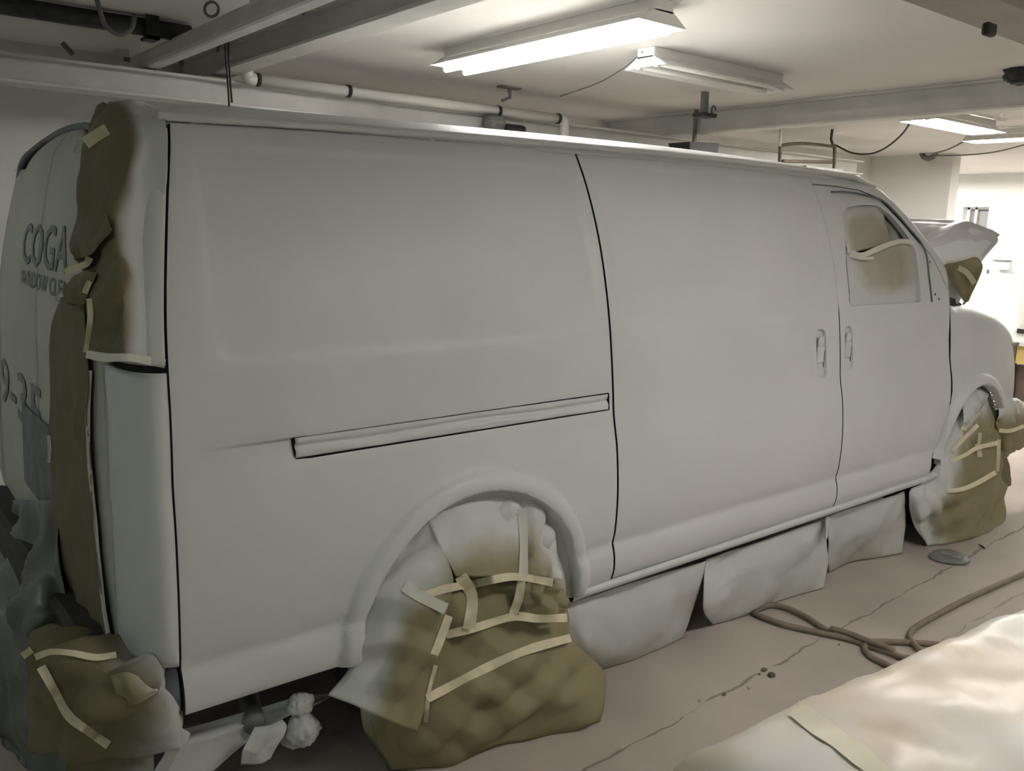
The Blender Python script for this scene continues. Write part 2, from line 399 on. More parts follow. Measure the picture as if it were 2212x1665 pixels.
def resample(poly, step, closed=True):
    p = [np.array(q, float) for q in poly]; out = []
    n = len(p)
    for i in range(n if closed else n - 1):
        a, b = p[i], p[(i + 1) % n]; k = max(1, int(np.linalg.norm(b - a) / step))
        for j in range(k): out.append(a + (b - a) * j / k)
    if not closed: out.append(p[-1])
    return np.array(out)
def inside(P, poly):
    x, y = P[:, 0], P[:, 1]; r = np.zeros(len(P), bool); q = np.array(poly); n = len(q)
    for i in range(n):
        x0, y0 = q[i]; x1, y1 = q[(i + 1) % n]
        c = ((y0 > y) != (y1 > y)) & (x < (x1 - x0) * (y - y0) / (y1 - y0 + 1e-12) + x0); r ^= c
    return r
def dist(P, line, closed=True):
    q = np.array(line, float); a = q if closed else q[:-1]; b = np.roll(q, -1, 0) if closed else q[1:]
    d = np.full(len(P), 1e9)
    for u, v in zip(a, b):
        w = v - u; L = (w @ w) + 1e-12
        t = np.clip(((P - u) @ w) / L, 0, 1); d = np.minimum(d, np.linalg.norm(P - (u + t[:, None] * w), axis=1))
    return d
def arc(c, r, a0, a1, n): return [(c[0] + r * math.cos(math.radians(a0 + (a1 - a0) * i / (n - 1))), c[1] + r * math.sin(math.radians(a0 + (a1 - a0) * i / (n - 1)))) for i in range(n)]
def roundpoly(poly, r, n=6):
    out = []; m = len(poly); P_ = [Vector(p) for p in poly]
    for i in range(m):
        p = P_[i]; a = (P_[i - 1] - p); b = (P_[(i + 1) % m] - p)
        k = min(r, a.length * 0.45, b.length * 0.45); s = p + a.normalized() * k; e = p + b.normalized() * k
        for j in range(n + 1):
            t = j / n; out.append(tuple(s * (1-t)**2 + p * 2*t*(1-t) + e * t*t))
    return out
ALLVAN = []
def panel(name, poly, m, parent, holes=(), contours=(), disp=None, off=0.0, grid=0.022, rim=0.02, edge=0.005, edgeh=0.002, rimdark=True, holedark=True):
    """sheet-metal panel on the van's right side: outline in (X, Z), lifted on the body's curve"""
    po = resample(poly, 0.014); hs = [resample(h, 0.014) for h in holes]
    mn, mx = po.min(0), po.max(0)
    gx, gz = np.meshgrid(np.arange(mn[0], mx[0], grid), np.arange(mn[1], mx[1], grid)); G = np.stack([gx.ravel(), gz.ravel()], 1)
    ex = [G]
    for c in contours: ex.append(np.array(c, float))
    # a ring of points just inside the outline rounds the panel's edge
    G = np.vstack(ex); G = G[inside(G, po)]
    for h in hs: G = G[~inside(G, h)]
    db = dist(G, po)
    for h in hs: db = np.minimum(db, dist(G, h))
    G = G[db > 0.009]
    ring = []
    for loop, sgn in [(po, 1)] + [(h, -1) for h in hs]:
        tan = np.roll(loop, -1, 0) - np.roll(loop, 1, 0); nrm = np.stack([-tan[:, 1], tan[:, 0]], 1); nrm /= np.linalg.norm(nrm, axis=1)[:, None] + 1e-9
        for s in (-1, 1):
            r_ = loop + nrm * s * 0.007; ok = inside(r_, po)
            for h in hs: ok &= ~inside(r_, h)
            dd = dist(r_, po)
            for h in hs: dd = np.minimum(dd, dist(r_, h))
            ring.append(r_[ok & (dd > 0.005)])
    pts = [po] + hs + ring + [G]
    V = np.vstack(pts); edges = []; k = 0
    for l in [po] + hs:
        n = len(l); edges += [(k + i, k + (i + 1) % n) for i in range(n)]; k += n
    r = delaunay_2d_cdt([Vector(v) for v in V], edges, [], 0, 1e-5)
    vv = np.array([tuple(v) for v in r[0]]); ff = np.array([f for f in r[2] if len(f) == 3])
    cen = vv[ff].mean(1); ok = inside(cen, po)
    for h in hs: ok &= ~inside(cen, h)
    ff = ff[ok]
    Y = sideY(vv[:, 0], vv[:, 1]) + off
    if disp is not None: Y = Y + disp(vv)
    db = dist(vv, po)
    for h in hs: db = np.minimum(db, dist(vv, h))
    Y = Y + edgeh * (1 - np.clip(db / edge, 0, 1)) ** 2
    verts = [(a_[0], y, a_[1]) for a_, y in zip(vv, Y)]
    # orient outward (towards -Y)
    faces = []
    for f in ff:
        a_, b_, c_ = vv[f[0]], vv[f[1]], vv[f[2]]
        cr = (b_[0]-a_[0])*(c_[1]-a_[1]) - (b_[1]-a_[1])*(c_[0]-a_[0])
        faces.append(tuple(f) if cr > 0 else (f[0], f[2], f[1]))
    # rim
    cnt = {}
    for f in faces:
        for i in range(3):
            e = (f[i], f[(i+1) % 3]); cnt[e] = cnt.get(e, 0) + 1
    rimv = {}; rimq = []
    for (a_, b_) in list(cnt):
        if (b_, a_) not in cnt:
            for q in (a_, b_):
                if q not in rimv:
                    rimv[q] = len(verts); verts.append((verts[q][0], verts[q][1] + rim, verts[q][2]))
            faces.append((b_, a_, rimv[a_], rimv[b_])); rimq.append(((verts[a_][0] + verts[b_][0]) / 2, (verts[a_][2] + verts[b_][2]) / 2))
    o = mesh(name, verts, faces, m, parent); ALLVAN.append(o)
    o.data.materials.append(SEAM); n0 = len(faces) - len(rimq)  # most rims take this dark colour to imitate shade deep in the gaps
    for i, (xx, zz) in enumerate(rimq):
        near = any(math.hypot(xx - c[0], zz - c[1]) < c[2] + (.03 if c is RARCH else .075) or (abs(xx - c[0]) < c[2] + (.03 if c is RARCH else .075) and zz < c[1]) for c in (RARCH, FARCH))
        inhole = (not holedark) and hs and min(dist(np.array([[xx, zz]]), h)[0] for h in hs) < .003
        if not near and not inhole: o.data.polygons[n0 + i].material_index = 1
    m_ = o.modifiers.new('split', 'EDGE_SPLIT'); m_.split_angle = math.radians(55)
    return o
def emboss(poly, depth, w):
    q = np.array(poly)
    def f(P_):
        d = dist(P_, q); s = np.where(inside(P_, q), -d, d)
        return depth * (1 - smooth(s, -w / 2, w / 2))
    return f
def offset_contours(poly, ds, step=0.02):
    q = resample(poly, step); tan = np.roll(q, -1, 0) - np.roll(q, 1, 0); n = np.stack([-tan[:, 1], tan[:, 0]], 1); n /= np.linalg.norm(n, axis=1)[:, None] + 1e-9
    return [q + n * d for d in ds]
def lip(c, r):
    """rolled wheel-arch flare"""
    def f(P_):
        d = np.hypot(P_[:, 0] - c[0], P_[:, 1] - c[1]) - r
        low = P_[:, 1] < c[1]
        d = np.where(low, np.abs(P_[:, 0] - c[0]) - r, d)
        t = np.clip((d - 0.026) / 0.036, -1, 1)
        h = 0.024 * np.sqrt(np.maximum(0, 1 - t**2)); h = np.where(d < 0.0, 0, h)
        return -h - 0.003 * (1 - smooth(d, 0.05, 0.10))
    return f

van = thing('van', 'white primed cargo van masked for painting with a sliding side door', 'van', (2.4, 0.99, 0))
# ---- rear quarter panel
zq = 0.445
qpoly = [(float(SEAMR(z)) + 0.004, z) for z in np.linspace(zq, 1.0, 12)] + [(float(SEAMR(z)) + 0.004, z) for z in np.linspace(1.04, float(ZT(0.1)) - .004, 16)]
qpoly += [(x, float(ZT(x))) for x in np.linspace(.16, XS1 - 0.005, 20)]
qpoly += [(XS1 - 0.005, z) for z in np.linspace(1.88, 1.12, 12)]
SLOT = roundpoly([(.312, 1.095), (.318, 1.036), (1.462, 1.038), (1.462, 1.098)], 0.006)
qpoly += [(XS1 - 0.005, z) for z in np.linspace(1.09, .42, 12)]
qpoly += [(1.292, .415)]
qpoly += arc(RARCH, RARCH[2], 0, 180, 40)
qpoly += [(RARCH[0] - RARCH[2], .44)]
EMQ = roundpoly([(.145, 1.80), (.125, 1.30), (1.452, 1.30), (1.405, 1.845), (.20, 1.825)], 0.075)
fe = emboss(EMQ, 0.006, 0.030); fl_ = lip(RARCH, RARCH[2])
def qdisp(P_):
    x, z = P_[:, 0], P_[:, 1]
    g = 0.016 * smooth(x, 0.015, 0.31) * (1 - smooth(x, 0.33, 0.36)) * (1 - smooth(z, 1.088, 1.098)) * smooth(z, 1.00, 1.075)
    g = g + 0.010 * (1 - smooth(z, 1.01, 1.034)) * 0
    return fe(P_) + fl_(P_) + g
cont = offset_contours(EMQ, (-.014, -.005, .005, .014))
cont += [np.array(arc(RARCH, RARCH[2] + d, -2, 182, 110)) for d in (.006, .014, .026, .038, .048, .056, .061, .066, .08)]
cont += [np.stack([np.linspace(0.02, .31, 25), np.full(25, z)], 1) for z in (1.085, 1.09, 1.095, 1.1)]
cont += [np.stack([np.linspace(-.1, 4.2, 330), np.full(330, z)], 1) for z in (.53, .55, .565, .58, .60)]
quarter = panel('rear_quarter_panel', qpoly, PRIMER, van, holes=[SLOT], contours=cont, disp=qdisp, rim=0.03)
# covered sliding-door rail in its slot
nx, nz = 90, 14
V = []
for i in range(nx):
    x = .318 + (1.457 - .318) * i / (nx - 1)
    for j in range(nz):
        t = j / (nz - 1); z = 1.041 + .052 * t
        y = float(sideY(x, z)) + 0.006 + 0.011 * math.exp(-((t - 0.55 - 0.06 * math.sin(x * 9)) / 0.17) ** 2) - 0.004 * math.sin(math.pi * t)
        y += 0.003 * noise.noise((x * 14, z * 60, 3)) * (1.6 if x < .4 else 0.8)
        V.append((x, y, z))
rail = mesh('slide_rail_cover', V, grid_faces(nx, nz), PRIMER, van); rail['label'] = 'paper-taped slide rail in the quarter panel'; ALLVAN.append(rail)
rail.modifiers.new('s', 'SOLIDIFY').thickness = 0.002
V = []
# ---- sliding door
dpoly = [(XS1 + 0.004, z) for z in np.linspace(.432, 1.895, 40)] + [(x, float(ZT(x)) - 0.004) for x in np.linspace(XS1 + .02, XS2 - .004, 40)] + [(XS2 - 0.004, z) for z in np.linspace(1.89, .425, 40)]
EMS = roundpoly([(1.525, 1.82), (1.545, 1.30), (2.80, 1.30), (2.87, 1.67), (2.77, 1.86), (1.60, 1.865)], 0.06)
fe2 = emboss(EMS, 0.006, 0.026)
HS = roundpoly(xz([(1763, 712), (1784, 712), (1787, 815), (1766, 815)]), 0.028)
HF = roundpoly(xz([(1825, 706), (1841, 704), (1844, 800), (1828, 801)]), 0.028)
slider = panel('sliding_door', dpoly, PRIMER, van, holes=[HS], contours=offset_contours(EMS, (-.013, -.005, .005, .013)) + cont[-5:], disp=fe2, rim=0.03, holedark=False)
# ---- front door
wpx = [(1822, 462), (1832, 448), (1862, 442), (1900, 444), (1930, 468), (1960, 505), (1980, 540), (1988, 600), (1992, 652), (1915, 657), (1838, 661), (1830, 570)]
WIN = roundpoly(xz(wpx), 0.02, 3)
fpx = [(2050, 734), (2052, 785), (2055, 820), (2054, 862), (2049, 892), (2036, 928), (2023, 962), (2013, 990), (2007, 1022), (1996, 1042)]
fp = xz(fpx)
fpoly = [(XS2 + 0.0035, z) for z in np.linspace(.420, 1.8655, 40)] + [(3.1, 1.8655), (3.3, 1.8555), (3.462, 1.8235), (3.624, 1.7065), (3.835, 1.5375), (3.959, 1.371), (3.963, 1.29)] + [(min(a_, 3.963), b_) for a_, b_ in fp]
frame_line = xz([(1797, 414), (1837, 415), (1879, 424), (1912, 437), (1960, 488), (1998, 538), (2008, 600), (2014, 652)])
def fdisp(P_):
    d = dist(P_, np.array(frame_line), False)
    ins = smooth(P_[:, 1], 1.31, 1.345) * (1 - smooth(P_[:, 0], 3.72, 3.76))
    return 0.006 * (1 - smooth(d, 0.0, 0.02)) + 0.004 * ins
fdoor = panel('front_door', fpoly, PRIMER, van, holes=[WIN, HF], contours=[resample(frame_line, 0.012, False)] + cont[-5:], disp=fdisp, rim=0.03, holedark=False)
m = MB().tube([(a_, float(sideY(a_, b_)) + 0.001, b_) for a_, b_ in crv(frame_line, 40)], 0.0045, 6)
ws = m.build('weatherstrip', BLUEGREY, fdoor, True); ws['label'] = 'grey window weatherstrip'
for px in ((2020, 636), (2028, 646), (2009, 566)):
    p = atS(*px); h = MB().tube([(p[0], p[1] - 0.001, p[2]), (p[0], p[1] + 0.006, p[2])], 0.007 if px[0] > 2010 else 0.005, 10); h.build('screw_hole', SEAM, fdoor)
# ---- roof side rail with A-pillar
apoly = [(2.90, 1.868), (3.1, 1.868), (3.3, 1.858), (3.465, 1.826), (3.627, 1.709), (3.838, 1.540), (3.962, 1.372), (3.972, 1.300), (4.132, 1.298), (3.917, 1.532), (3.678, 1.738), (3.505, 1.866), (3.394, 1.893), (3.2, float(ZT(3.2))), (2.9, float(ZT(2.9)))]
apil = panel('windshield_pillar', apoly, PRIMER, van, rim=0.06, grid=0.03)
# ---- front fender
fend = [(XFD + 0.001, z) for z in np.linspace(1.296, .86, 16)] + [(a_ + 0.005, b_) for a_, b_ in fp[4:8]]
fend += [(3.905, .50), (FARCH[0] - FARCH[2] - .002, .47)]
fend += arc(FARCH, FARCH[2], 180, 34, 34)
fend += [(4.62, .70), (5.10, .70), (5.15, .80), (5.155, .95)] + [(x, float(ZTOP_F(x))) for x in np.linspace(5.13, 3.99, 26)]
fender = panel('front_fender', fend, PRIMER, van, disp=lip(FARCH, FARCH[2]), contours=[np.array(arc(FARCH, FARCH[2] + d, 0, 182, 100)) for d in (.006, .014, .026, .038, .048, .056, .061, .066, .08)], rim=0.035, grid=0.02)
# ---- sill under the doors
prof = [(0, -.012, .424), (0, -.013, .410), (0, -.006, .396), (0, .008, .388), (0, .03, .384), (0, .08, .384), (0, .08, .42), (0, .02, .43)]
ns = 40; V = []; 
for i in range(ns):
    x = 1.295 + (3.90 - 1.295) * i / (ns - 1)
    for w in prof: V.append((x, w[1] + 0.0, w[2]))
F = [(i*8+j, i*8+(j+1) % 8, (i+1)*8+(j+1) % 8, (i+1)*8+j) for i in range(ns-1) for j in range(8)]
sill = mesh('sill', V, F, PRIMER, van); ALLVAN.append(sill)
# ---- shell coloured dark to imitate shade inside the door gaps
spoly = [(.02, .50), (.47, .50)] + arc(RARCH, .43, 172, 8, 30) + [(1.33, .43), (3.86, .43), (3.86, .60)] + arc(FARCH, .44, 160, 100, 10) + [(4.2, 1.2), (3.96, 1.27), (3.0, 1.29), (3.0, 1.42), (2.96, 1.80), (2.95, 1.87), (.14, 1.85), (.06, 1.5), (.03, 1.1)]
shell = panel('body_shell', spoly, SEAM, van, off=0.024, rim=0.01, grid=0.08)
# ---- wheel wells, wheels
def well(c, r, a0, a1, y0, y1, name='wheel_well'):
    n = 26; V = []
    for i in range(n):
        a_ = math.radians(a0 + (a1 - a0) * i / (n - 1))
        for y in (y0, y1): V.append((c[0] + r * math.cos(a_), y, c[1] + r * math.sin(a_)))
    V2 = [(c[0] + r * math.cos(math.radians(a0 + (a1 - a0) * i / (n - 1))), y1, c[1] + r * math.sin(math.radians(a0 + (a1 - a0) * i / (n - 1)))) for i in range(n)]
    F = [(2*i, 2*i+1, 2*i+3, 2*i+2) for i in range(n-1)]
    k = len(V); V += V2; F.append(tuple(range(k, k + n)))
    return mesh(name, V, F, DARKWELL, van)
well(RARCH, RARCH[2] + 0.015, -8, 188, 0.025, 0.42); well(FARCH, FARCH[2] + 0.012, -10, 190, 0.03, 0.42)
def wheel(x, y, side):
    t = None
    prof = [(0.20, .11), (.34, .12), (.365, .09), (.37, 0), (.365, -.09), (.34, -.12), (.20, -.11)]
    n = 36; V = []; k = len(prof)
    for i in range(n):
        a_ = 2 * math.pi * i / n
        for r_, w in prof: V.append((x + r_ * math.cos(a_), y + w * side, .37 + r_ * math.sin(a_)))
    F = [(i*k+j, i*k+(j+1) % k, ((i+1) % n)*k+(j+1) % k, ((i+1) % n)*k+j) for i in range(n) for j in range(k)]
    w = mesh('wheel', V, F, RUBBER, van)
    hub = MB().tube([(x, y - 0.09, .37), (x, y - 0.02, .37), (x, y + 0.02, .37), (x, y + .09, .37)], [.19, .21, .21, .19], 28); hub.build('rim', GREYSTEEL, w, True)
for x in (RARCH[0], FARCH[0]):
    wheel(x, .20, 1); wheel(x, WIDE - .20, -1)
# ---- handles
def handle(hole, parent, flip):
    q = np.array(hole); c = q.mean(0); mn, mx = q.min(0), q.max(0)
    y = float(sideY(c[0], c[1]))
    po = [(float(a_), float(b_)) for a_, b_ in hole]; n = len(po)
    V = [(a_, float(sideY(a_, b_)) + .004, b_) for a_, b_ in po] + [(c[0] + (a_-c[0])*.9, float(sideY(a_, b_)) + .015, c[1] + (b_-c[1])*.96) for a_, b_ in po]
    F = [(i, (i+1) % n, n+(i+1) % n, n+i) for i in range(n)] + [tuple(range(n, 2*n))]
    cup = mesh('handle_recess', V, F, PRIMER, parent, True); cup.modifiers.new('e', 'EDGE_SPLIT').split_angle = 0.7
    w = mx[0] - mn[0]; h = mx[1] - mn[1]
    x0, x1 = mn[0] + w*.12, mx[0] - w*.2
    m = MB().box((x0, y + .002, mn[1] + h*.30), (x1, y + .010, mn[1] + h*.66)).box((x0 + w*.1, y + .005, mn[1] + h*.66), (x1 - w*.05, y + .014, mn[1] + h*.85))
    m.build('handle_paddle', PRIMER, parent, bevel=0.004)
    m = MB().box((x0 - w*.05, y + .008, mn[1] + h*.06), (x0 + w*.10, y + .0145, mn[1] + h*.14)); m.build('handle_latch', SEAM if not flip else GREYSTEEL, parent, bevel=0.002)
    m = MB().box((mx[0] - w*.115, y + .006, mn[1] + h*.20), (mx[0] - w*.075, y + .0145, mn[1] + h*.55)); m.build('handle_gap', GREYSTEEL if not flip else BLUEGREY, parent)
handle(HS, slider, False); handle(HF, fdoor, True)

# ---- roof and drip rail
CR = 0.082
def roofz(X, Y):
    zt = ZT(np.clip(X, -.2, 3.6)) + 0.022
    u = np.clip(np.abs(Y - WIDE / 2) / (WIDE / 2 - .268), 0, 1)
    crown = CR * (1 - u ** 2.3)
    k = smooth(X, 0.02, 0.35); k2 = 1 - smooth(X, 2.9, 3.75) * 0.9
    return zt + crown * (0.35 + 0.65 * k) * k2 - 0.05 * (1 - smooth(X, -.02, .16)) - 0.10 * smooth(X, 3.35, 3.78) * (1 - u * .6)
nx, ny = 90, 41; V = []
for i in range(nx):
    x = 0.07 + (3.74 - 0.07) * i / (nx - 1)
    for j in range(ny):
        u = -math.cos(math.pi * j / (ny - 1)); y = WIDE / 2 + u * (WIDE / 2 - .268)
        xf = x if x < 3.2 else 3.2 + (x - 3.2) * (0.40 + 0.60 * (1 - u * u))
        V.append((xf, y, float(roofz(x, y))))
roof = mesh('roof', V, grid_faces(nx, ny), PRIMER, van); ALLVAN.append(roof)
def rail_(side):
    V = []; n = 110; pr = [(.288, .018), (.262, .024), (.244, .023), (.237, .016), (.238, .006), (.246, .001), (.262, .004), (.268, -.004), (.262, -.014), (.288, -.012)]
    for i in range(n):
        x = .085 + (3.47 - .085) * i / (n - 1); zt = float(ZT(x)) ; tp = float(smooth(x, .085, .22)) * .999 + .001
        if x > 3.2: zt -= 0.02 * float(smooth(x, 3.2, 3.5))
        for (y, dz) in pr:
            yy = .268 + (y - .268) * (tp if y < .268 else 1) + (.015 * float(smooth(x, 3.15, 3.5)))
            V.append((x, yy if side > 0 else WIDE - yy, zt + dz))
    k = len(pr)
    F = [(i*k+j, i*k+(j+1) % k, (i+1)*k+(j+1) % k, (i+1)*k+j) for i in range(n-1) for j in range(k)]
    F += [tuple(range(k)), tuple((n-1)*k+j for j in reversed(range(k)))]
    o = mesh('drip_rail', V, F, PRIMER, van); ALLVAN.append(o)
rail_(1); rail_(-1)

# ---- rear: corner panels, tail lamps, doors
LEAN = lambda z: SEAMR(z)
def corner(s, z, side=1, off=0.0):
    a_ = s * math.pi / 2
    x = float(LEAN(z)) - 0.003 - (0.085 + off) * math.sin(a_); y = float(PF(z)) + (0.20 + off) * (1 - math.cos(a_)) - off
    return (x, y if side > 0 else WIDE - y, z)
def rearx(y, z):
    t = (y - WIDE / 2) / (WIDE / 2)
    x = float(LEAN(min(z, 1.9))) - 0.084 - 0.02 * (1 - t * t)
    return x + 0.05 * float(smooth(z, 1.80, 1.93)) ** 1.5
def rear_topz(y):
    u = min(1, abs(y - WIDE / 2) / (WIDE / 2 - .42)); return 1.795 + 0.115 * (1 - u ** 2.6)
def corner_piece(name, z0, z1, m, side=1, s0=0.0, s1=1.0, off=0.0, bulge=0.0, parent=van, nz=40, ns=18):
    V = []
    for i in range(nz):
        z = z0 + (z1 - z0) * i / (nz - 1)
        for j in range(ns):
            s = s0 + (s1 - s0) * j / (ns - 1); e = min(i, nz-1-i) / 4; e = min(1, e); e2 = min(1, min(j, ns-1-j) / 3)
            V.append(corner(s, z, side, off + bulge * min(e, e2)))
    n = len(V)
    F = grid_faces(nz, ns) if side < 0 else [tuple(reversed(f)) for f in grid_faces(nz, ns)]
    o = mesh(name, V, F, m, parent); so = o.modifiers.new('s', 'SOLIDIFY'); so.thickness = 0.025; so.offset = -1
    if side > 0: ALLVAN.append(o)
    return o
for s in (1, -1):
    corner_piece('rear_corner_panel', 1.305, 1.862, PRIMER, s)
    tl = corner_piece('tail_lamp', .578, 1.288, PRIMER if s > 0 else OLDWHITE, s, s0=0.0, s1=0.97, off=0.004, bulge=0.012); tl['label'] = 'tall tail lamp coated in white primer' if s > 0 else 'tall tail lamp of the left rear corner'
    corner_piece('rear_lower_corner', .43, .565, BLUEGREY, s, off=-0.012)
ny, nz = 60, 50; V = []
def door_half(name, ya, yb, label):
    V = []; ny, nz = 30, 60
    for i in range(ny):
        y = ya + (yb - ya) * i / (ny - 1)
        for j in range(nz):
            t = j / (nz - 1); z = 0.50 + (rear_topz(y) - 0.50) * t
            ins = float(PF(min(z, 1.9)))
            yy = WIDE / 2 + (y - WIDE / 2) * (WIDE / 2 - ins - .196) / (WIDE / 2 - .196)
            V.append((rearx(yy, z), yy, z))
    o = mesh(name, V, grid_faces(ny, nz), OLDWHITE, van); so = o.modifiers.new('s', 'SOLIDIFY'); so.thickness = 0.03; so.offset = -1
    o['label'] = label; ALLVAN.append(o); return o
rdR = door_half('rear_door', .196, WIDE / 2 - .004, 'aged white rear door by the masked tail lamp')
rdL = door_half('rear_door', WIDE / 2 + .004, WIDE - .196, 'aged white left rear door with faded lettering')
# dark seal round the rear opening (far side and top)
pts = []
for z in np.linspace(.6, 1.74, 30):
    pts.append((float(LEAN(z)) - 0.080, WIDE - float(PF(z)) - .17, z))
for y in np.linspace(WIDE - .48, .48, 30):
    pts.append((rearx(y, rear_topz(y)) - 0.004, y, rear_topz(y) - 0.004))
MB().tube(crv(pts, 80), 0.011, 8).build('door_seal', BLUEGREY, van, True)
# rear roof cap between roof and doors
V = []; n = 40
for i in range(n):
    y = .27 + (WIDE - .54) * i / (n - 1)
    a_ = np.array((0.075, y, float(roofz(0.07, y)))); zt = rear_topz(y); b_ = np.array((rearx(y, zt) + .004, y, zt))
    for j in range(6):
        t = j / 5; p = a_ * (1 - t) + b_ * t; p[2] += 0.018 * math.sin(math.pi * t); V.append(tuple(p))
roofcap = mesh('roof_rear_cap', V, grid_faces(n, 6), PRIMER, van); ALLVAN.append(roofcap)
# ---- the van's far side
V = []; xs = np.linspace(0.0, 4.0, 50); zs = np.linspace(.42, 1.89, 50)
for x in xs:
    for z in zs: V.append((x + float(SEAMR(z)) * (1 - x / 4), WIDE - float(PF(z)), z))
mesh('left_side_panel', V, grid_faces(50, 50), PRIMER, van)
V = []; xs = np.linspace(4.0, 5.12, 24)
for x in xs:
    for t in np.linspace(0, 1, 20):
        z = .70 + (float(ZTOP_F(x)) - .70) * t; V.append((x, WIDE - float(sideY(x, z)), z))
mesh('left_fender', V, grid_faces(24, 20), PRIMER, van)
# ---- nose: grille panel between the fenders, cowl, engine bay cover, windshield
V = []; n = 24
for i in range(n):
    y = .36 + (WIDE - .72) * i / (n - 1); b_ = 0.10 * (1 - ((y - WIDE/2) / (WIDE/2)) ** 2)
    for j in range(10):
        z = .70 + .36 * j / 9; V.append((5.14 + b_ - 0.10 * (j / 9) ** 2, y, z))
mesh('grille_panel', V, grid_faces(n, 10), PRIMER, van)
MB().box((4.0, .09, 1.02), (5.0, WIDE - .09, 1.04)).build('engine_bay_floor', DARKWELL, van)
V = []; n = 20
for i in range(n):
    y = .13 + (WIDE - .26) * i / (n - 1); u = 1 - ((y - WIDE/2) / (WIDE/2)) ** 2
    for t in np.linspace(0, 1, 12):
        x = 4.12 + .10*u - (0.62 + .05*u) * t; z = 1.30 + .55 * t
        yy = WIDE/2 + (y - WIDE/2) * (1 - .17 * t); V.append((x, yy, z))
wsd = mesh('windshield', V, grid_faces(n, 12), GLASS, van)
MB().box((3.95, .12, 1.27), (4.25, WIDE - .12, 1.295)).build('cowl', PRIMER, van, bevel=0.01)
c0 = atS(2050, 650)
V = [tuple(atY(2048, 640, .09)), tuple(atY(2052, 664, .09)), tuple(atY(2079, 658, .11)), tuple(atY(2064, 646, .10))]
mesh('cowl_gap', V + [(a_, b_ + .01, c_) for a_, b_, c_ in V], [(0,1,2,3),(7,6,5,4),(0,4,5,1),(1,5,6,2),(2,6,7,3),(3,7,4,0)], SEAM, van, False)
# ---- bumpers and floor pan
def bumper(x0, x1, name):
    m = MB()
    pr = [(0, 0, .40), (0, 0, .66)]
    m.box((min(x0, x1), .20, .46), (max(x0, x1), WIDE - .20, .60)); m.build(name, DKSTEEL, van, bevel=0.03)
bumper(-.20, -.09, 'rear_bumper'); bumper(5.02, 5.26, 'front_bumper')
MB().box((0.1, .25, .40), (5.0, WIDE - .25, .46)).build('floor_pan', SEAM, van)
pts = crv([(.75, .75, .30), (.35, .45, .28), (.22, .12, .27)], 12)
MB().tube(pts, 0.03, 10).build('tailpipe', GREYSTEEL, van, True)
# bracket ends in the gap below the tail lamp
p = atY(392, 1450, .03)
for k, py in enumerate((1442, 1478, 1512)):
    q = atY(389, py, .045); MB().box((q[0] - .012, q[1] - .015, q[2] - .016), (q[0] + .01, q[1] + .03, q[2] + .016)).build('bumper_bracket', BLUEGREY if k != 1 else GREYSTEEL, van, bevel=.003)

# ---- ray casting against the van (used to lay sheets and letters on it)
def bvh_of(objs):
    V = []; F = []
    for o in objs:
        n = len(V); w = wloc(o); V += [v.co + w for v in o.data.vertices]; F += [tuple(i + n for i in p.vertices) for p in o.data.polygons]
    return BVHTree.FromPolygons(V, F)
VANB = bvh_of(ALLVAN)
def hit(px, py, tree, off=0.0, fallY=None):
    d = Vector(wdir(px, py)).normalized(); o = Vector(CAM)
    r = tree.ray_cast(o, d)
    if r[0] is None: return None if fallY is None else np.array(atY(px, py, fallY))
    n = r[1]
    if n.dot(d) > 0: n = -n
    return np.array(r[0] + n * off)

# ---- lettering on the rear doors
def lettering(word, px0, px1, pyt, pyb, name='lettering', shear=0.0):
    c = bpy.data.curves.new('txt', 'FONT'); c.body = word; c.align_x = 'LEFT'; c.offset = 0.012; c.resolution_u = 2
    o = bpy.data.objects.new('txt', c); COL.objects.link(o)
    dg = bpy.context.evaluated_depsgraph_get(); me0 = bpy.data.meshes.new_from_object(o.evaluated_get(dg))
    v = np.array([tuple(x.co) for x in me0.vertices]); F = [tuple(p.vertices) for p in me0.polygons]
    bpy.data.objects.remove(o)
    v[:, 0] -= v[:, 0].min(); v[:, 0] /= v[:, 0].max(); v[:, 1] -= v[:, 1].min(); v[:, 1] /= v[:, 1].max()
    # the corners of the line of text, read on the door
    def onrear(px, py):
        y = 1.0
        for _ in range(40):
            X = rearx(y, 1.2); p = atX(px, py, X); y = float(np.clip(p[1], .1, 1.9)); X = rearx(y, float(np.clip(p[2], .5, 1.9))); p = atX(px, py, X)
        return p
    a_, b_ = onrear(px0, pyt), onrear(px1, pyt); cc = onrear(px0, pyb); h0 = a_[2] - cc[2]
    yl, yr = a_[1], b_[1]; zt = (a_[2] + b_[2]) / 2
    V = []
    for x, y, _ in v:
        yy = yl + (yr - yl) * x; zz = zt - h0 * (1 - y); V.append((rearx(yy, zz) - 0.003, yy, zz))
    V2 = [(x + .0025, y, z) for x, y, z in V]
    me = mesh(name, V, F, LETTER, rdL, False); me['label'] = 'faded grey letters reading ' + word
    return me
lettering('COGA', 55, 160, 484, 574)
lettering('WINDOW CLEA', 46, 150, 592, 626)
lettering('9-35', 4, 90, 800, 890)
# number-plate recess lower on the doors
pa, pb = atX(42, 920, -.14), atX(108, 950, -.14)
V = []
for t in np.linspace(0, 1, 8):
    y = 1.25 + (.60 - 1.25) * t
    for z in np.linspace(.74, 1.02, 6): V.append((rearx(y, z) - 0.006, y, z))
pl = mesh('plate_recess', V, grid_faces(8, 6), BLUEGREY, rdL); pl['label'] = 'dark number plate recess'

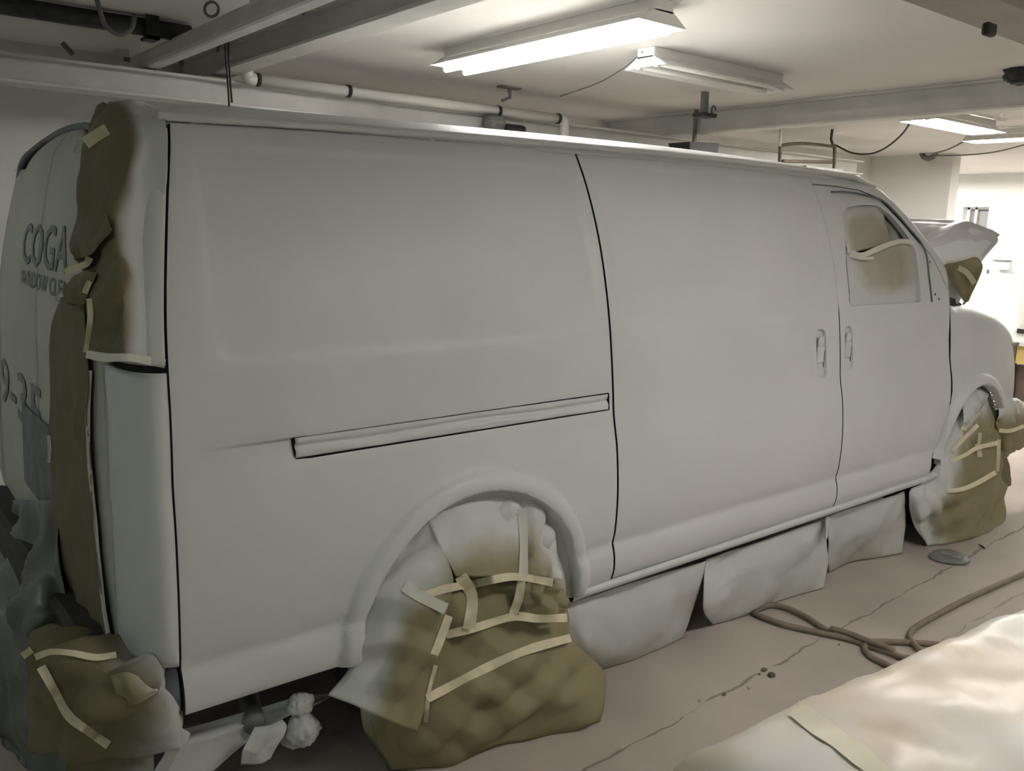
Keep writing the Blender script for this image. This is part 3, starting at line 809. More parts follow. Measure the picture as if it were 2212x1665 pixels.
# ------------------------------------------------------------------ masking sheets
FOLDS = []
_r = random.Random(11)
for k in range(13):
    v = Vector((_r.uniform(-1, 1), _r.uniform(-1, 1), _r.uniform(-1, 1))).normalized(); FOLDS.append((v, _r.uniform(.35, 2.0), _r.uniform(0, 1)))
def crumple(p, f, seed):
    """paper creases: straight folds in several directions, bent a little and strong only here and there"""
    q = Vector((p[0] + seed, p[1] + seed * 2.3, p[2] - seed)); h = 0.0
    for k, (v, w, ph) in enumerate(FOLDS):
        u = q.dot(v) * f * w * 0.8 + ph + 0.9 * noise.noise(q * 1.7 + Vector((k * 3.1, 0, 0)))
        m = max(0.0, noise.noise(q * 2.6 + Vector((0, k * 5.7, 0))) + 0.25)
        h += (abs(2 * (u - math.floor(u)) - 1) - 0.5) * m / (0.5 + w)
    return h * 2.3 + 0.3 * (noise.turbulence(q * f * .7, 2, True, noise_basis='PERLIN_ORIGINAL') - .35)
def sheet(name, rows, m, nu=56, nv=56, amp=0.01, freq=7.0, seed=1.0, parent=None, thick=0.0015, tree=None, off=0.01, conv=None, edgefix=True, fold=0.0, damp=False):
    """sheet through rows of control points (px, py, Y or None for the floor, overspray) or ('w', x, y, z, overspray)"""
    C3 = []; O = []
    for r in rows:
        a_ = []; s = []
        for c in r:
            if c[0] == 'w': a_.append(np.array(c[1:4], float)); s.append(c[4]); continue
            px, py = conv(c[0], c[1]) if conv else (c[0], c[1])
            if c[2] is None: p = atZ(px, py, 0.004)
            elif isinstance(c[2], tuple):
                p = hit(px, py, tree, c[2][1] if len(c[2]) > 1 else off)
                if p is None or p[1] > c[2][0] + .12: p = atY(px, py, c[2][0])
            elif c[2] == 'h':
                p = hit(px, py, tree, off)
                if p is None: p = a_[-1] if a_ else np.array(atY(px, py, 1.2))
            else: p = atY(px, py, c[2])
            a_.append(np.array(p)); s.append(c[3])
        C3.append(crv(a_, nv)); O.append(np.interp(np.linspace(0, 1, nv), np.linspace(0, 1, len(s)), s))
    C3 = np.array(C3); O = np.array(O)
    out = np.stack([crv(C3[:, j, :], nu) for j in range(nv)], 1)          # nu x nv x 3
    oo = np.stack([np.interp(np.linspace(0, 1, nu), np.linspace(0, 1, len(rows)), O[:, j]) for j in range(nv)], 1)
    du = np.gradient(out, axis=0); dv = np.gradient(out, axis=1); n = np.cross(du, dv); n /= np.linalg.norm(n, axis=2)[:, :, None] + 1e-9
    tocam = CAM - out; sg = np.sign((n * tocam).sum(2)); n *= np.where(sg == 0, 1, sg)[:, :, None]
    for i in range(nu):
        for j in range(nv):
            k = 1.0
            if edgefix: k = 0.35 + 0.65 * min(1, min(i, nu-1-i, j, nv-1-j) / 5)
            if damp: k *= 1 - float(smooth(j / (nv - 1), .45, .8))
            out[i, j] = out[i, j] + n[i, j] * amp * k * (crumple(out[i, j], freq, seed) + fold * noise.noise(Vector(out[i, j] * 3.0) + Vector((seed, 0, 0))))
    out[:, :, 2] = np.maximum(out[:, :, 2], 0.003)
    o = mesh(name, out.reshape(-1, 3), grid_faces(nu, nv), m, parent, True, attr=oo.ravel())
    if thick:
        so = o.modifiers.new('s', 'SOLIDIFY'); so.thickness = thick; so.offset = 0
    return o
def tape(host, tree, pts, wpx, m=None, conv=None, lift=0.004, name='tape_strip', thr=.012):
    """strip of masking tape stuck along a line on the sheets"""
    if conv: pts = [conv(*p) for p in pts]
    n = max(8, int(sum(math.dist(pts[i], pts[i+1]) for i in range(len(pts)-1)) / 6)); c = crv(pts, n); D = []; Q = []
    for i in range(n):
        t = c[min(i+1, n-1)] - c[max(i-1, 0)]; t = t / (np.linalg.norm(t) + 1e-9); nn = np.array([-t[1], t[0]])
        w = wpx * (1 + 0.07 * math.sin(i * .33 + wpx)); row = []; qs = []
        for s in (-.5, -.17, .17, .5):
            d = Vector(wdir(*(c[i] + nn * s * w))).normalized(); r = tree.ray_cast(Vector(CAM), d)
            row.append(r[3] if r[0] is not None else np.nan); qs.append(d)
        D.append(row); Q.append(qs)
    D = np.array(D, float); med = np.nanmedian(D)
    rowm = np.array([np.nanmin(r) if np.any(~np.isnan(r)) else np.nan for r in D])
    ok = ~np.isnan(rowm); rowm = np.interp(np.arange(n), np.arange(n)[ok], rowm[ok]) if ok.any() else np.full(n, 3.0)
    rowm = np.array([rowm[max(0, i-2):i+3].min() for i in range(n)]); rowm = np.array([rowm[max(0, i-2):i+3].mean() for i in range(n)])
    V = []
    for i in range(n):
        for k in range(4):
            dd = D[i, k]
            if np.isnan(dd) or dd > rowm[i] + thr: dd = rowm[i] + thr / 2
            if thr < .1: dd = 0.85 * dd + 0.15 * rowm[i]
            V.append(tuple(Vector(CAM) + Q[i][k] * (dd - lift)))
    return mesh(name, V, grid_faces(n, 4), m or TAPE, host, True)

# --- rear wheel
z5 = lambda x, y: (680 + .4115 * x, 980 + .4115 * y)
t = thing('rear_wheel_masking', 'tan paper tent taped over the rear wheel with many cream strips', 'masking paper', (0.9, -0.1, 0))
s1 = sheet('lower_sheet', [
    [(485,450,.05,1),(600,345,.05,1),(760,245,.05,1),(930,195,.05,1),(1080,190,.05,1),(1245,275,.06,1)],
    [(400,600,.03,1),(600,520,.0,.9),(760,480,-.01,.6),(930,460,-.01,.5),(1100,450,-.01,.5),(1265,470,.03,.9)],
    [(330,720,.03,1),(560,700,-.01,.4),(750,660,-.04,.1),(930,650,-.045,.1),(1100,645,-.05,.1),(1305,660,0,.5)],
    [(270,900,.03,1),(480,880,-.02,.3),(700,870,-.055,0),(900,890,-.06,0),(1110,860,-.08,0),(1328,850,-.04,.1)],
    [(230,1080,.04,1),(430,1080,-.01,.2),(650,1080,-.06,0),(880,1090,-.09,0),(1120,1030,-.11,0),(1352,970,-.07,0)],
    [(215,1200,.08,.9),(400,1250,.0,.1),(620,1270,-.08,0),(870,1260,-.115,0),(1150,1210,-.13,0),(1510,1140,-.10,0)],
    [(250,1400,.12,.5),(390,1470,.02,0),(600,1470,-.075,0),(880,1440,-.11,0),(1190,1360,-.14,0),(1520,1270,-.13,0)],
    [(330,1590,None,.1),(400,1660,None,0),(560,1650,None,0),(850,1590,None,0),(1150,1490,None,0),(1500,1405,None,0)]],
    PAPER, 90, 90, 0.030, 6.0, 1.3, t, conv=z5, fold=0.7)
s2 = sheet('side_flap', [
    [(490,450,.04,1),(530,415,.03,1),(560,380,.02,1),(592,345,.01,1)],
    [(400,570,.02,1),(500,580,-.02,1),(600,600,-.05,.8),(722,635,-.085,.2)],
    [(300,740,.0,1),(430,720,-.05,.8),(560,760,-.08,.3),(690,830,-.105,0)],
    [(245,900,.0,1),(380,930,-.06,.7),(520,960,-.10,.05),(645,1040,-.115,0)],
    [(200,1110,.0,1),(330,1130,-.07,.7),(470,1180,-.12,.05),(600,1240,-.125,0)],
    [(72,1270,.0,1),(220,1325,-.07,.8),(380,1400,-.13,.2),(530,1460,-.145,0)]],
    PAPER, 70, 50, 0.026, 7.0, 4.1, t, conv=z5, fold=0.5)
s3 = sheet('upper_panel', [
    [(588,342,.03,1),(750,250,.03,1),(920,195,.03,1),(1085,205,.03,1)],
    [(655,480,-.03,.8),(790,430,-.03,.7),(930,410,-.03,.7),(1078,400,-.035,.8)],
    [(735,645,-.08,.1),(830,645,-.085,0),(930,645,-.085,0),(1082,645,-.085,.1)]],
    PAPER, 40, 40, 0.010, 6.0, 9.0, t, conv=z5)
s4 = sheet('upper_panel', [
    [(1070,215,.035,1),(1130,195,.02,1),(1180,210,.02,1),(1245,290,.03,1)],
    [(1062,420,-.02,.7),(1140,420,-.045,.4),(1190,430,-.04,.6),(1262,480,-.02,1)],
    [(1060,640,-.07,.1),(1160,645,-.09,.1),(1230,650,-.08,.3),(1305,665,-.05,.8)]],
    PAPER, 40, 40, 0.02, 8.0, 12.0, t, conv=z5, fold=.5)
s5 = sheet('pouch_fold', [
    [(1085,690,-.09,0),(1150,665,-.11,0),(1230,680,-.11,0),(1318,715,-.07,0)],
    [(1075,770,-.09,0),(1140,760,-.13,0),(1220,790,-.13,0),(1322,780,-.07,0)],
    [(1060,845,-.10,0),(1150,850,-.11,0),(1240,850,-.11,0),(1312,830,-.07,0)]],
    PAPER, 34, 34, 0.035, 11.0, 2.2, t, conv=z5, fold=.6)
V = []; na, nr = 40, 12
for i in range(na):
    a_ = math.radians(-6 + 192 * i / (na - 1))
    for j in range(nr):
        r_ = .412 * (j / (nr - 1)) + .002; x, z = RARCH[0] + r_ * math.cos(a_), RARCH[1] + r_ * math.sin(a_)
        V.append((x, .10 - .105 * (j / (nr - 1)) ** 3 + .010 * crumple((x, 0, z), 7, 2.0) * (1 - (j / (nr - 1)) ** 2), z))
mesh('well_sheet', V, grid_faces(na, nr), PAPERG, t, attr=[1.0] * len(V))
BW = bvh_of([s1, s2, s3, s4, s5])
for pts, w, mm in (([(470,690),(570,755),(690,815)], 26, TAPEW), ([(565,745),(700,705),(850,680),(1040,645),(1250,675)], 17, TAPE),
                   ([(765,640),(825,750),(810,920)], 26, TAPE), ([(1090,290),(1098,450),(1095,640)], 19, TAPEW), ([(1090,640),(1070,760),(1040,842)], 18, TAPE),
                   ([(690,950),(850,910),(1040,855),(1180,865),(1325,860)], 18, TAPE), ([(705,850),(665,960),(628,1055)], 18, TAPE),
                   ([(590,1285),(850,1148),(1100,1035),(1345,965)], 19, TAPE), ([(635,1110),(600,1250),(582,1410)], 9, TAPE)):
    tape(t, BW, pts, w, mm, z5)
# --- front wheel
z8 = lambda x, y: (1900 + .2402 * x, 800 + .2402 * y)
t = thing('front_wheel_masking', 'tan paper bag taped round the front wheel', 'masking paper', (4.2, -0.05, 0))
s1 = sheet('wheel_sheet', [
    [(750,275,.06,1),(800,210,.09,1),(860,180,.10,1),(930,175,.10,.9),(990,190,.11,.6)],
    [(635,440,.03,1),(730,430,.0,.9),(830,410,-.01,.8),(930,390,-.02,.5),(1015,380,0.03,.3)],
    [(565,630,.02,1),(680,620,-.02,.8),(800,600,-.04,.4),(930,560,-.05,.2),(1078,520,.02,0)],
    [(525,810,.01,1),(640,810,-.03,.7),(770,790,-.06,.3),(930,720,-.06,0),(1082,690,-.0,0)],
    [(400,1000,.02,1),(590,1030,-.03,.9),(740,1050,-.07,.2),(920,990,-.07,0),(1105,960,-.01,0)],
    [(265,1095,.03,1),(450,1180,-.03,.9),(680,1200,-.07,.2),(920,1160,-.07,0),(1142,1060,-.02,0)],
    [(300,1370,.05,.9),(440,1400,0,.6),(660,1400,-.05,0),(920,1330,-.06,0),(1140,1230,-.03,0)],
    [(430,1580,None,.7),(620,1560,None,.3),(780,1520,None,0),(960,1470,None,0),(1140,1350,None,0)]],
    PAPER, 70, 60, 0.030, 6.0, 6.3, t, conv=z8, fold=.6)
s2 = sheet('inner_flap', [
    [(835,165,.02,.9),(900,155,.05,.8),(995,185,.06,.7)],
    [(770,280,-.02,.9),(860,270,-.02,.8),(960,270,0.0,.5)],
    [(750,480,-.05,.6),(830,440,-.06,.5),(930,330,-.05,.4)]], PAPER, 30, 30, 0.02, 8, 3.3, t, conv=z8, fold=.4)
BW2 = bvh_of([s1, s2])
for pts, w in (([(600,1085),(750,1065),(900,1000),(1045,915)], 10), ([(640,815),(770,760),(870,700),(1065,650)], 9), ([(655,725),(760,610),(885,490)], 9),
               ([(875,660),(895,720),(905,780)], 11), ([(905,560),(890,690)], 7), ([(1075,620),(1070,760),(1062,908)], 8), ([(735,515),(785,530)], 9)):
    tape(t, BW2, pts, w, TAPE, z8, lift=0.006)
# --- front bumper
t = thing('front_bumper_masking', 'paper wrapped round the front bumper beside the front wheel', 'masking paper', (5.05, 0.05, 0.3))
s1 = sheet('bumper_sheet', [
    [(1080,262,.02,1),(1130,250,.03,1),(1185,245,.10,1),(1240,262,.2,.9),(1330,300,.4,.6)],
    [(1075,330,-.0,1),(1140,330,0.0,.9),(1200,330,.06,.6),(1255,350,.16,.4),(1340,390,.36,.2)],
    [(1060,460,.0,.3),(1130,470,-.01,.2),(1200,470,.05,.2),(1262,480,.15,.1),(1345,490,.35,.1)],
    [(1075,600,.03,0),(1140,610,.02,0),(1200,620,.08,0),(1270,600,.18,0),(1345,590,.36,0)],
    [(1085,760,.10,0),(1140,770,.10,0),(1190,740,.14,0),(1250,700,.22,0),(1340,660,.38,0)]],
    PAPER, 44, 50, 0.03, 7, 7.7, t, conv=z8, fold=.5)
s2 = sheet('hanging_flap', [[(1060,720,.0,0),(1110,720,.02,0),(1150,760,.06,0)], [(1055,850,.0,0),(1110,850,.02,0),(1165,870,.06,0)], [(1060,955,.01,0),(1120,955,.03,0),(1180,960,.07,0)], [(1130,1050,.03,0),(1155,1045,.05,0),(1183,1035,.07,0)]],
    PAPERD, 24, 20, .01, 8, 5.5, t, conv=z8)
BW3 = bvh_of([s1, s2])
tape(t, BW3, [(1075,540),(1180,542),(1299,500)], 9, TAPE, z8, lift=.008); tape(t, BW3, [(1240,270),(1250,390)], 7, TAPEW, z8, lift=.008)
# --- skirts under the sill
z6 = lambda x, y: (1150 + .3843 * x, 1050 + .3843 * y)
def skirt(rows, label, seed):
    o = sheet('sill_skirt', rows, PAPERG, 50, 60, 0.012, 5.0, seed, None, conv=z6, fold=1.2); return tag(o, label, 'masking paper', 'paper skirts hanging from the sill')
skirt([[(180,655,.05,1),(420,590,.05,1),(700,500,.05,1),(975,417,.05,1)], [(190,800,.04,.9),(420,760,.035,.8),(700,680,.04,.7),(935,590,.05,.6)], [(250,930,.04,.2),(450,900,.05,.7),(700,800,.06,.7),(890,740,.07,.6)], [(390,1032,None,.3),(540,985,None,.3),(690,922,None,.4),(845,853,None,.5)]],
      'grey-sprayed paper skirt right beside the masked rear wheel', 1.7)
skirt([[(978,413,.05,1),(1200,337,.05,1),(1450,250,.05,1),(1650,180,.05,1)], [(958,580,.03,.8),(1200,500,.03,.8),(1450,400,.04,.8),(1658,330,.05,.8)], [(962,700,.02,.6),(1210,620,.03,.6),(1450,520,.05,.6),(1662,440,.06,.6)], [(1015,782,None,.6),(1240,706,None,.5),(1440,628,None,.5),(1640,570,None,.5)]],
      'middle paper skirt of the three, under the sliding door', 3.9)
skirt([[(1660,172,.055,1),(1800,123,.055,1),(1950,75,.055,1),(2092,28,.055,1)], [(1662,320,.06,.8),(1800,270,.05,.9),(1950,220,.06,.6),(2095,180,.07,.6)], [(1668,485,None,.4),(1780,432,None,.3),(1930,405,None,.3),(2080,375,None,.4)]],
      'farthest paper skirt, under the front door', 5.2)
q = sheet('peeled_tab', [[(1648,180,.03,1),(1660,170,.03,1),(1685,190,.04,1)], [(1642,250,.02,1),(1652,245,.01,1),(1670,235,.03,1)], [(1640,290,.02,1),(1650,302,.0,1),(1660,290,.02,1)]], PAPERG, 20, 14, .004, 10, 1, None, conv=z6)
tag(q, 'small peeled paper tab between two sill skirts', 'masking paper')
# --- sheet under the rear quarter
z4 = lambda x, y: (350 + .2493 * x, 1250 + .2493 * y)
q = sheet('under_quarter_masking', [
    [(120,1310,.16,1),(400,1235,.16,1),(750,1130,.16,1),(1150,1025,.16,1),(1490,985,.16,.9)],
    [(60,1450,.12,1),(400,1370,.12,1),(750,1255,.12,1),(1050,1150,.13,1),(1400,1060,.14,.8)],
    [(-40,1600,.11,.9),(350,1500,.12,.9),(720,1350,.13,.9),(1060,1200,.14,.9),(1320,1105,.15,.7)],
    [(-150,1780,.10,.8),(250,1800,.12,.8),(700,1450,.14,.8),(1060,1215,.15,.8),(1310,1112,.15,.7)]],
    PAPERG, 50, 60, 0.012, 5, 8.8, None, conv=z4, fold=1.0)
tag(q, 'white-sprayed paper hanging under the rear quarter panel', 'masking paper')
# --- wrapped tailpipe
t = thing('tailpipe_wrap', 'crumpled paper ball wrapped round the tailpipe', 'masking paper', tuple(atY(640, 1600, .06)))
def blob(name, c, r, seed, parent, m, sq=(1, 1, 1), spray=.85, amp=.35):
    bm = bmesh.new(); bmesh.ops.create_icosphere(bm, subdivisions=4, radius=1)
    V = []
    for v in bm.verts:
        p = v.co.normalized(); k = 1 + amp * (noise.turbulence(p * 1.6 + Vector((seed, 0, 0)), 3, True) - .4)
        V.append((c[0] + p.x*r*k*sq[0], c[1] + p.y*r*k*sq[1], c[2] + p.z*r*k*sq[2]))
    F = [tuple(v.index for v in f.verts) for f in bm.faces]; bm.free()
    return mesh(name, V, F, m, parent, True, attr=[spray] * len(V))
blob('paper_ball', atY(655, 1575, .05), .045, 2.0, t, PAPERG)
blob('paper_neck', atY(648, 1520, .07), .034, 5.0, t, PAPERG, (1.1, 1, .9))
sheet('paper_flap', [[(800,1285,.09,1),(930,1270,.08,.9),(1040,1215,.08,1)], [(740,1400,.07,.8),(900,1400,.05,.4),(1080,1290,.06,.8)], [(690,1500,.06,.8),(840,1530,.03,.4),(1010,1430,.05,.8)], [(682,1612,.07,1),(850,1608,.05,1),(940,1560,.06,.9)]],
      PAPERG, 30, 30, .015, 8, 6.6, t, conv=z4)
sheet('paper_flap', [[(1040,1350,.09,.6),(1100,1340,.09,.6)], [(1030,1430,.09,.5),(1120,1420,.09,.5)], [(1130,1480,.08,.6),(1200,1460,.08,.6)]], PAPERG, 16, 12, .006, 8, 6.1, t, conv=z4)
# --- rear bumper
z3 = lambda x, y: (.3694 * x, 1050 + .3694 * y)
t = thing('rear_bumper_masking', 'dark tan paper bundled round the rear bumper corner', 'masking paper', (-.2, 0.1, 0.3))
s1 = sheet('bumper_sheet', [
    [(185,850,.46,0),(340,800,.38,0),(600,880,.24,.0),(800,985,.16,.5),(1005,1010,.11,1)],
    [(150,960,.36,0),(300,960,.20,0),(560,1000,.07,.1),(830,1040,.02,.6),(1025,1060,.05,1)],
    [(145,1060,.34,0),(310,1060,.14,0),(570,1090,.01,0),(850,1100,-.03,.4),(1032,1120,.04,1)],
    [(150,1190,.34,0),(330,1190,.13,0),(580,1220,-.02,0),(870,1210,-.05,.2),(1038,1230,.035,1)],
    [(165,1340,.36,0),(370,1380,.15,0),(600,1400,-.01,0),(880,1390,-.04,.3),(1035,1350,.05,1)],
    [(330,1480,.42,0),(420,1560,.26,0),(620,1600,.10,.1),(850,1540,.06,.4),(990,1455,.1,.9)]],
    PAPERD, 70, 70, 0.05, 5.0, 3.1, t, conv=z3, fold=.5)
s2 = sheet('paper_fold', [[(640,1110,-.04,.2),(760,1090,-.06,.3),(920,1180,-.05,.7)], [(670,1190,-.05,.1),(790,1190,-.075,.2),(930,1200,-.05,.6)], [(710,1285,-.04,.2),(800,1275,-.06,.2),(935,1205,-.045,.5)]], PAPER, 26, 26, .012, 8, 9.1, t, conv=z3)
s3 = sheet('hanging_sheet', [[(370,1380,.3,0),(560,1480,.2,0),(760,1560,.15,.2),(900,1500,.14,.5)], [(380,1530,.32,0),(560,1600,.24,.1),(760,1640,.2,.3),(900,1620,.18,.6)], [(380,1760,.34,.1),(560,1780,.28,.3),(760,1790,.24,.5),(900,1780,.2,.7)]], PAPERD, 34, 34, .02, 6, 2.1, t, conv=z3)
s4 = sheet('paper_strip', [[(1035,1395,.05,1),(1112,1445,.05,1)], [(990,1470,.04,1),(1090,1500,.04,1)], [(950,1590,.05,1),(1030,1570,.05,1)], [(900,1700,.08,1),(960,1720,.08,1)]], PAPERG, 30, 12, .006, 6, 2.9, t, conv=z3)
BB = bvh_of([s1, s2, s3])
for pts, w in (([(205,1000),(300,968),(420,975),(560,1000),(680,985)], 14), ([(240,1055),(320,1200),(400,1340),(500,1420),(635,1515)], 20), ([(130,995),(185,955)], 16)):
    tape(t, BB, pts, w, TAPE, z3, lift=.01)
# --- paper over the rear corner
z1 = lambda x, y: (.3003 * x, 200 + .3003 * y)
t = thing('rear_corner_masking', 'crumpled dark tan paper draped over the upper rear corner', 'masking paper', (0.0, 0.25, 1.3))
def M_(Y, o=.010): return (Y, o)
s1 = sheet('corner_sheet', [
    [(780,85,.62,.5),(860,60,.58,.8),(940,50,.52,.9),(1060,85,.44,1),(1185,140,.34,1)],
    [(690,115,.60,0),(800,115,.46,.0),(930,160,.36,.2),(1050,210,.28,.9),(1190,225,.235,1)],
    [(605,380,.42,0),(760,380,.30,0),(930,390,.22,.0),(1080,400,M_(.19),.9),(1200,400,M_(.17),1)],
    [(590,620,.37,0),(720,640,.26,0),(880,640,.18,.1),(1040,650,M_(.155),.9),(1195,650,M_(.14),1)],
    [(585,860,.34,0),(690,880,.22,0),(820,880,.15,.2),(1020,900,M_(.13),1),(1190,900,M_(.11),1)],
    [(505,1090,.36,0),(650,1090,.19,0),(830,1090,.11,.1),(1010,1100,M_(.09),1),(1185,1100,M_(.08),1)],
    [(590,1290,.27,0),(720,1300,.15,0),(890,1320,.075,.1),(1020,1330,M_(.066),.9),(1185,1340,M_(.058),1)],
    [(625,1600,.24,0),(740,1620,.13,0),(880,1640,.06,.0),(1030,1650,M_(.042),.8),(1190,1650,M_(.036),1)],
    [(635,1900,.21,.1),(760,1895,.11,.1),(900,1890,.045,.3),(1040,1920,M_(.03),1),(1200,1975,M_(.024),1)]],
    PAPERD, 110, 60, 0.022, 7.0, 1.9, t, conv=z1, fold=.5, tree=VANB, damp=True)
s2 = sheet('torn_fold', [
    [(590,930,.32,0),(660,900,.22,0),(760,870,.15,0)], [(545,985,.34,0),(650,960,.2,0),(800,960,.11,0)],
    [(505,1095,.34,0),(640,1060,.17,0),(800,1010,.1,.1)], [(545,1205,.3,0),(620,1180,.2,0),(690,1140,.14,0)]], PAPERD, 34, 34, .02, 8, 7.1, t, conv=z1)
s3 = sheet('torn_fold', [
    [(600,1290,.25,0),(640,1280,.2,0),(690,1300,.15,0)], [(470,1390,.40,0),(580,1380,.26,0),(650,1400,.17,0)],
    [(460,1480,.40,0),(550,1490,.28,0),(630,1480,.19,0)], [(462,1520,.40,0),(540,1530,.29,0),(625,1520,.2,0)]], PAPERD, 30, 30, .015, 8, 3.7, t, conv=z1)
BC = bvh_of([s1, s2, s3, rdR])
for pts, w in (([(612,365),(690,310),(772,262)], 28), ([(545,435),(560,390),(575,345)], 14), ([(465,1290),(560,1255),(620,1230),(645,1185)], 16), ([(645,1355),(625,1400),(608,1445)], 12),
               ([(640,1480),(650,1600),(632,1760),(615,1870)], 12), ([(620,1880),(760,1905),(940,1905),(1190,1950)], 18)):
    tape(t, BC, pts, w, TAPEW if w in (14, 18) else TAPE, z1, lift=.006)
# --- long strip of paper beside the tail lamp
def onrear(px, py, off=0.0):
    y = 0.8
    for _ in range(40):
        z = 1.0; p = atX(px, py, rearx(y, 1.0) - off); p = atX(px, py, rearx(float(np.clip(p[1], .1, 1.9)), float(np.clip(p[2], .5, 1.85))) - off); y = 0.5 * y + 0.5 * float(np.clip(p[1], .1, 1.9))
    return p
def hrow(py, *xs, off=.02):
    out = []
    for i, x in enumerate(xs):
        p = onrear(x, py[i] if isinstance(py, (list, tuple)) else py, off[i] if isinstance(off, tuple) else off); out.append(('w', *p, 0))
    return out
t = thing('rear_door_masking', 'long dark strip of paper beside the tail lamp on the rear door', 'masking paper', (-.15, .4, .5))
s1 = sheet('paper_strip', [hrow(632, 140, 165, 190), hrow(668, 121, 155, 185), hrow(710, 110, 150, 184), hrow(800, 106, 150, 190), hrow(900, 105, 150, 188), hrow(1000, 107, 152, 191), hrow(1100, 114, 160, 199), hrow(1200, 121, 166, 207), hrow(1290, 132, 178, 220), hrow([1345, 1372, 1400], 145, 192, 238)],
           PAPERD, 80, 26, .010, 6, 4.4, t, tree=VANB, off=.022)
BD = bvh_of([s1, rdR] + [o for o in ALLVAN if o.name.startswith('tail_lamp')])
tape(t, BD, [(195, 800), (190, 900), (193, 1000), (203, 1100), (212, 1200), (224, 1310), (238, 1395)], 9, TAPEW, None, lift=.004)
tape(t, BD, [(104, 940), (107, 970), (105, 1000)], 8, TAPEW, None, lift=.006); tape(t, BD, [(238, 1380), (242, 1402)], 9, TAPE, None, lift=.006)
tape(t, BD, [(122, 650), (128, 640), (138, 636)], 9, TAPEW, None, lift=.006)
# --- grey plastic hanging from the rear door, darkened and extended to darken the floor corner
q = sheet('plastic_drape', [hrow(1080, -10, 60, 120, off=.02), hrow(1180, -10, 65, 126, off=(.06, .05, .03)), hrow(1270, -10, 70, 136, off=(.12, .10, .04)), hrow([1335, 1330, 1318], -10, 65, 150, off=(.17, .14, .05)),
    hrow([1420, 1405, 1350], -10, 60, 140, off=(.18, .15, .07)), hrow([1500, 1480, 1420], -15, 50, 110, off=(.18, .16, .10)), hrow([1600, 1570, 1500], -20, 45, 110, off=(.18, .16, .11)), hrow([1700, 1690, 1670], -20, 60, 150, off=(.16, .14, .08))],
    DRAPE, 60, 40, .025, 5, 5.9, None, fold=.8)
tag(q, 'grey plastic sheet hanging below the rear door letters', 'plastic sheet')
# --- door window
t = thing('door_window_masking', 'tan paper in two pieces taped into the front door window', 'masking paper', tuple(atS(1915, 655)))
def wy(px, py, d): return float(atS(px, py)[1]) + d
def wrow(pts): return [(x, y, wy(x, y, d), s) for x, y, d, s in pts]
s1 = sheet('upper_paper', [wrow([(1815,455,.03,1),(1845,440,.03,1),(1880,436,.03,1),(1905,440,.04,1)]), wrow([(1818,480,.025,.8),(1845,475,.02,.3),(1880,475,.02,.2),(1912,480,.03,.4)]), wrow([(1824,510,.02,.8),(1850,505,.015,.1),(1885,505,.015,0),(1920,505,.03,.1)]), wrow([(1832,548,.02,.8),(1855,542,.015,.1),(1890,533,.02,0),(1930,522,.03,.2)])], PAPERG, 34, 34, .006, 9, 2.0, t)
s2 = sheet('lower_paper', [wrow([(1828,540,.025,1),(1870,548,.012,.3),(1930,528,.012,.3),(1990,520,.03,.7)]), wrow([(1830,580,.025,1),(1870,580,.014,.4),(1930,572,.012,.1),(1992,570,.03,.5)]), wrow([(1833,615,.025,1),(1875,615,.016,.5),(1935,610,.014,.1),(1993,608,.03,.5)]), wrow([(1836,664,.025,1),(1880,664,.02,1),(1935,660,.02,1),(1995,656,.03,1)])], PAPERG, 40, 40, .006, 9, 6.0, t)
s3 = sheet('dark_gap_sheet', [wrow([(1890,440,.06,.6),(1935,455,.06,1),(1975,520,.06,1)]), wrow([(1895,500,.06,.0),(1935,500,.06,.6),(1985,540,.06,1)]), wrow([(1905,545,.06,.0),(1935,545,.06,.5),(1990,560,.06,1)])], PAPERD, 20, 20, .01, 9, 6.7, t)
BG = bvh_of([s1, s2, s3])
tape(t, BG, [(1838, 545), (1862, 551), (1890, 540), (1925, 526), (1950, 521), (1976, 525)], 11, TAPEW, None, lift=.004); tape(t, BG, [(1835, 552), (1860, 558), (1888, 557)], 6, TAPEW, None, lift=.006); tape(t, BG, [(1830, 525), (1834, 545)], 9, TAPEW, None, lift=.005)
# --- hood, propped open under a film
fr = [(2160, 509, 4.60), (2128, 491, 4.64), (2085, 479, 4.67), (2030, 474, 4.69), (1965, 472, 4.69), (1880, 470, 4.66)]
hood_f = [atX(*c) for c in fr]; hood_h = [np.array((4.13, .09, 1.312)), np.array((4.16, .26, 1.32)), np.array((4.18, .44, 1.33)), np.array((4.20, .65, 1.33)), np.array((4.20, .98, 1.33)), np.array((4.20, 1.40, 1.33))]
V = []; nu = 24; A = crv([p - np.array((0.02, 0, .03)) for p in hood_f], 30); B = crv(hood_h, 30)
for i in range(nu):
    t_ = i / (nu - 1)
    for j in range(30): V.append(tuple(B[j] * (1 - t_) + A[j] * t_ + np.array((0, 0, .04 * math.sin(math.pi * t_) - .012))))
hood = mesh('hood', V, grid_faces(nu, 30), PRIMER, van); hood.modifiers.new('s', 'SOLIDIFY').thickness = .03; hood['label'] = 'hood propped open'
t = thing('hood_masking', 'white plastic film over the raised hood with a tan paper corner', 'masking film', tuple(hood_h[0]))
rows = []
for k in range(5):
    t_ = k / 4; row = []
    for j in range(6):
        p = hood_h[j] * (1 - t_) + hood_f[j] * t_ + np.array((0, 0, .045 * math.sin(math.pi * t_) + .004)); 
        row.append(('w', *p, 1.0))
    rows.append(row)
s1 = sheet('film', rows, PLASTIC, 50, 70, .012, 4.5, 3.0, t, fold=.5)
z5b = lambda x, y: (1660 + .2523 * x, 350 + .2523 * y)
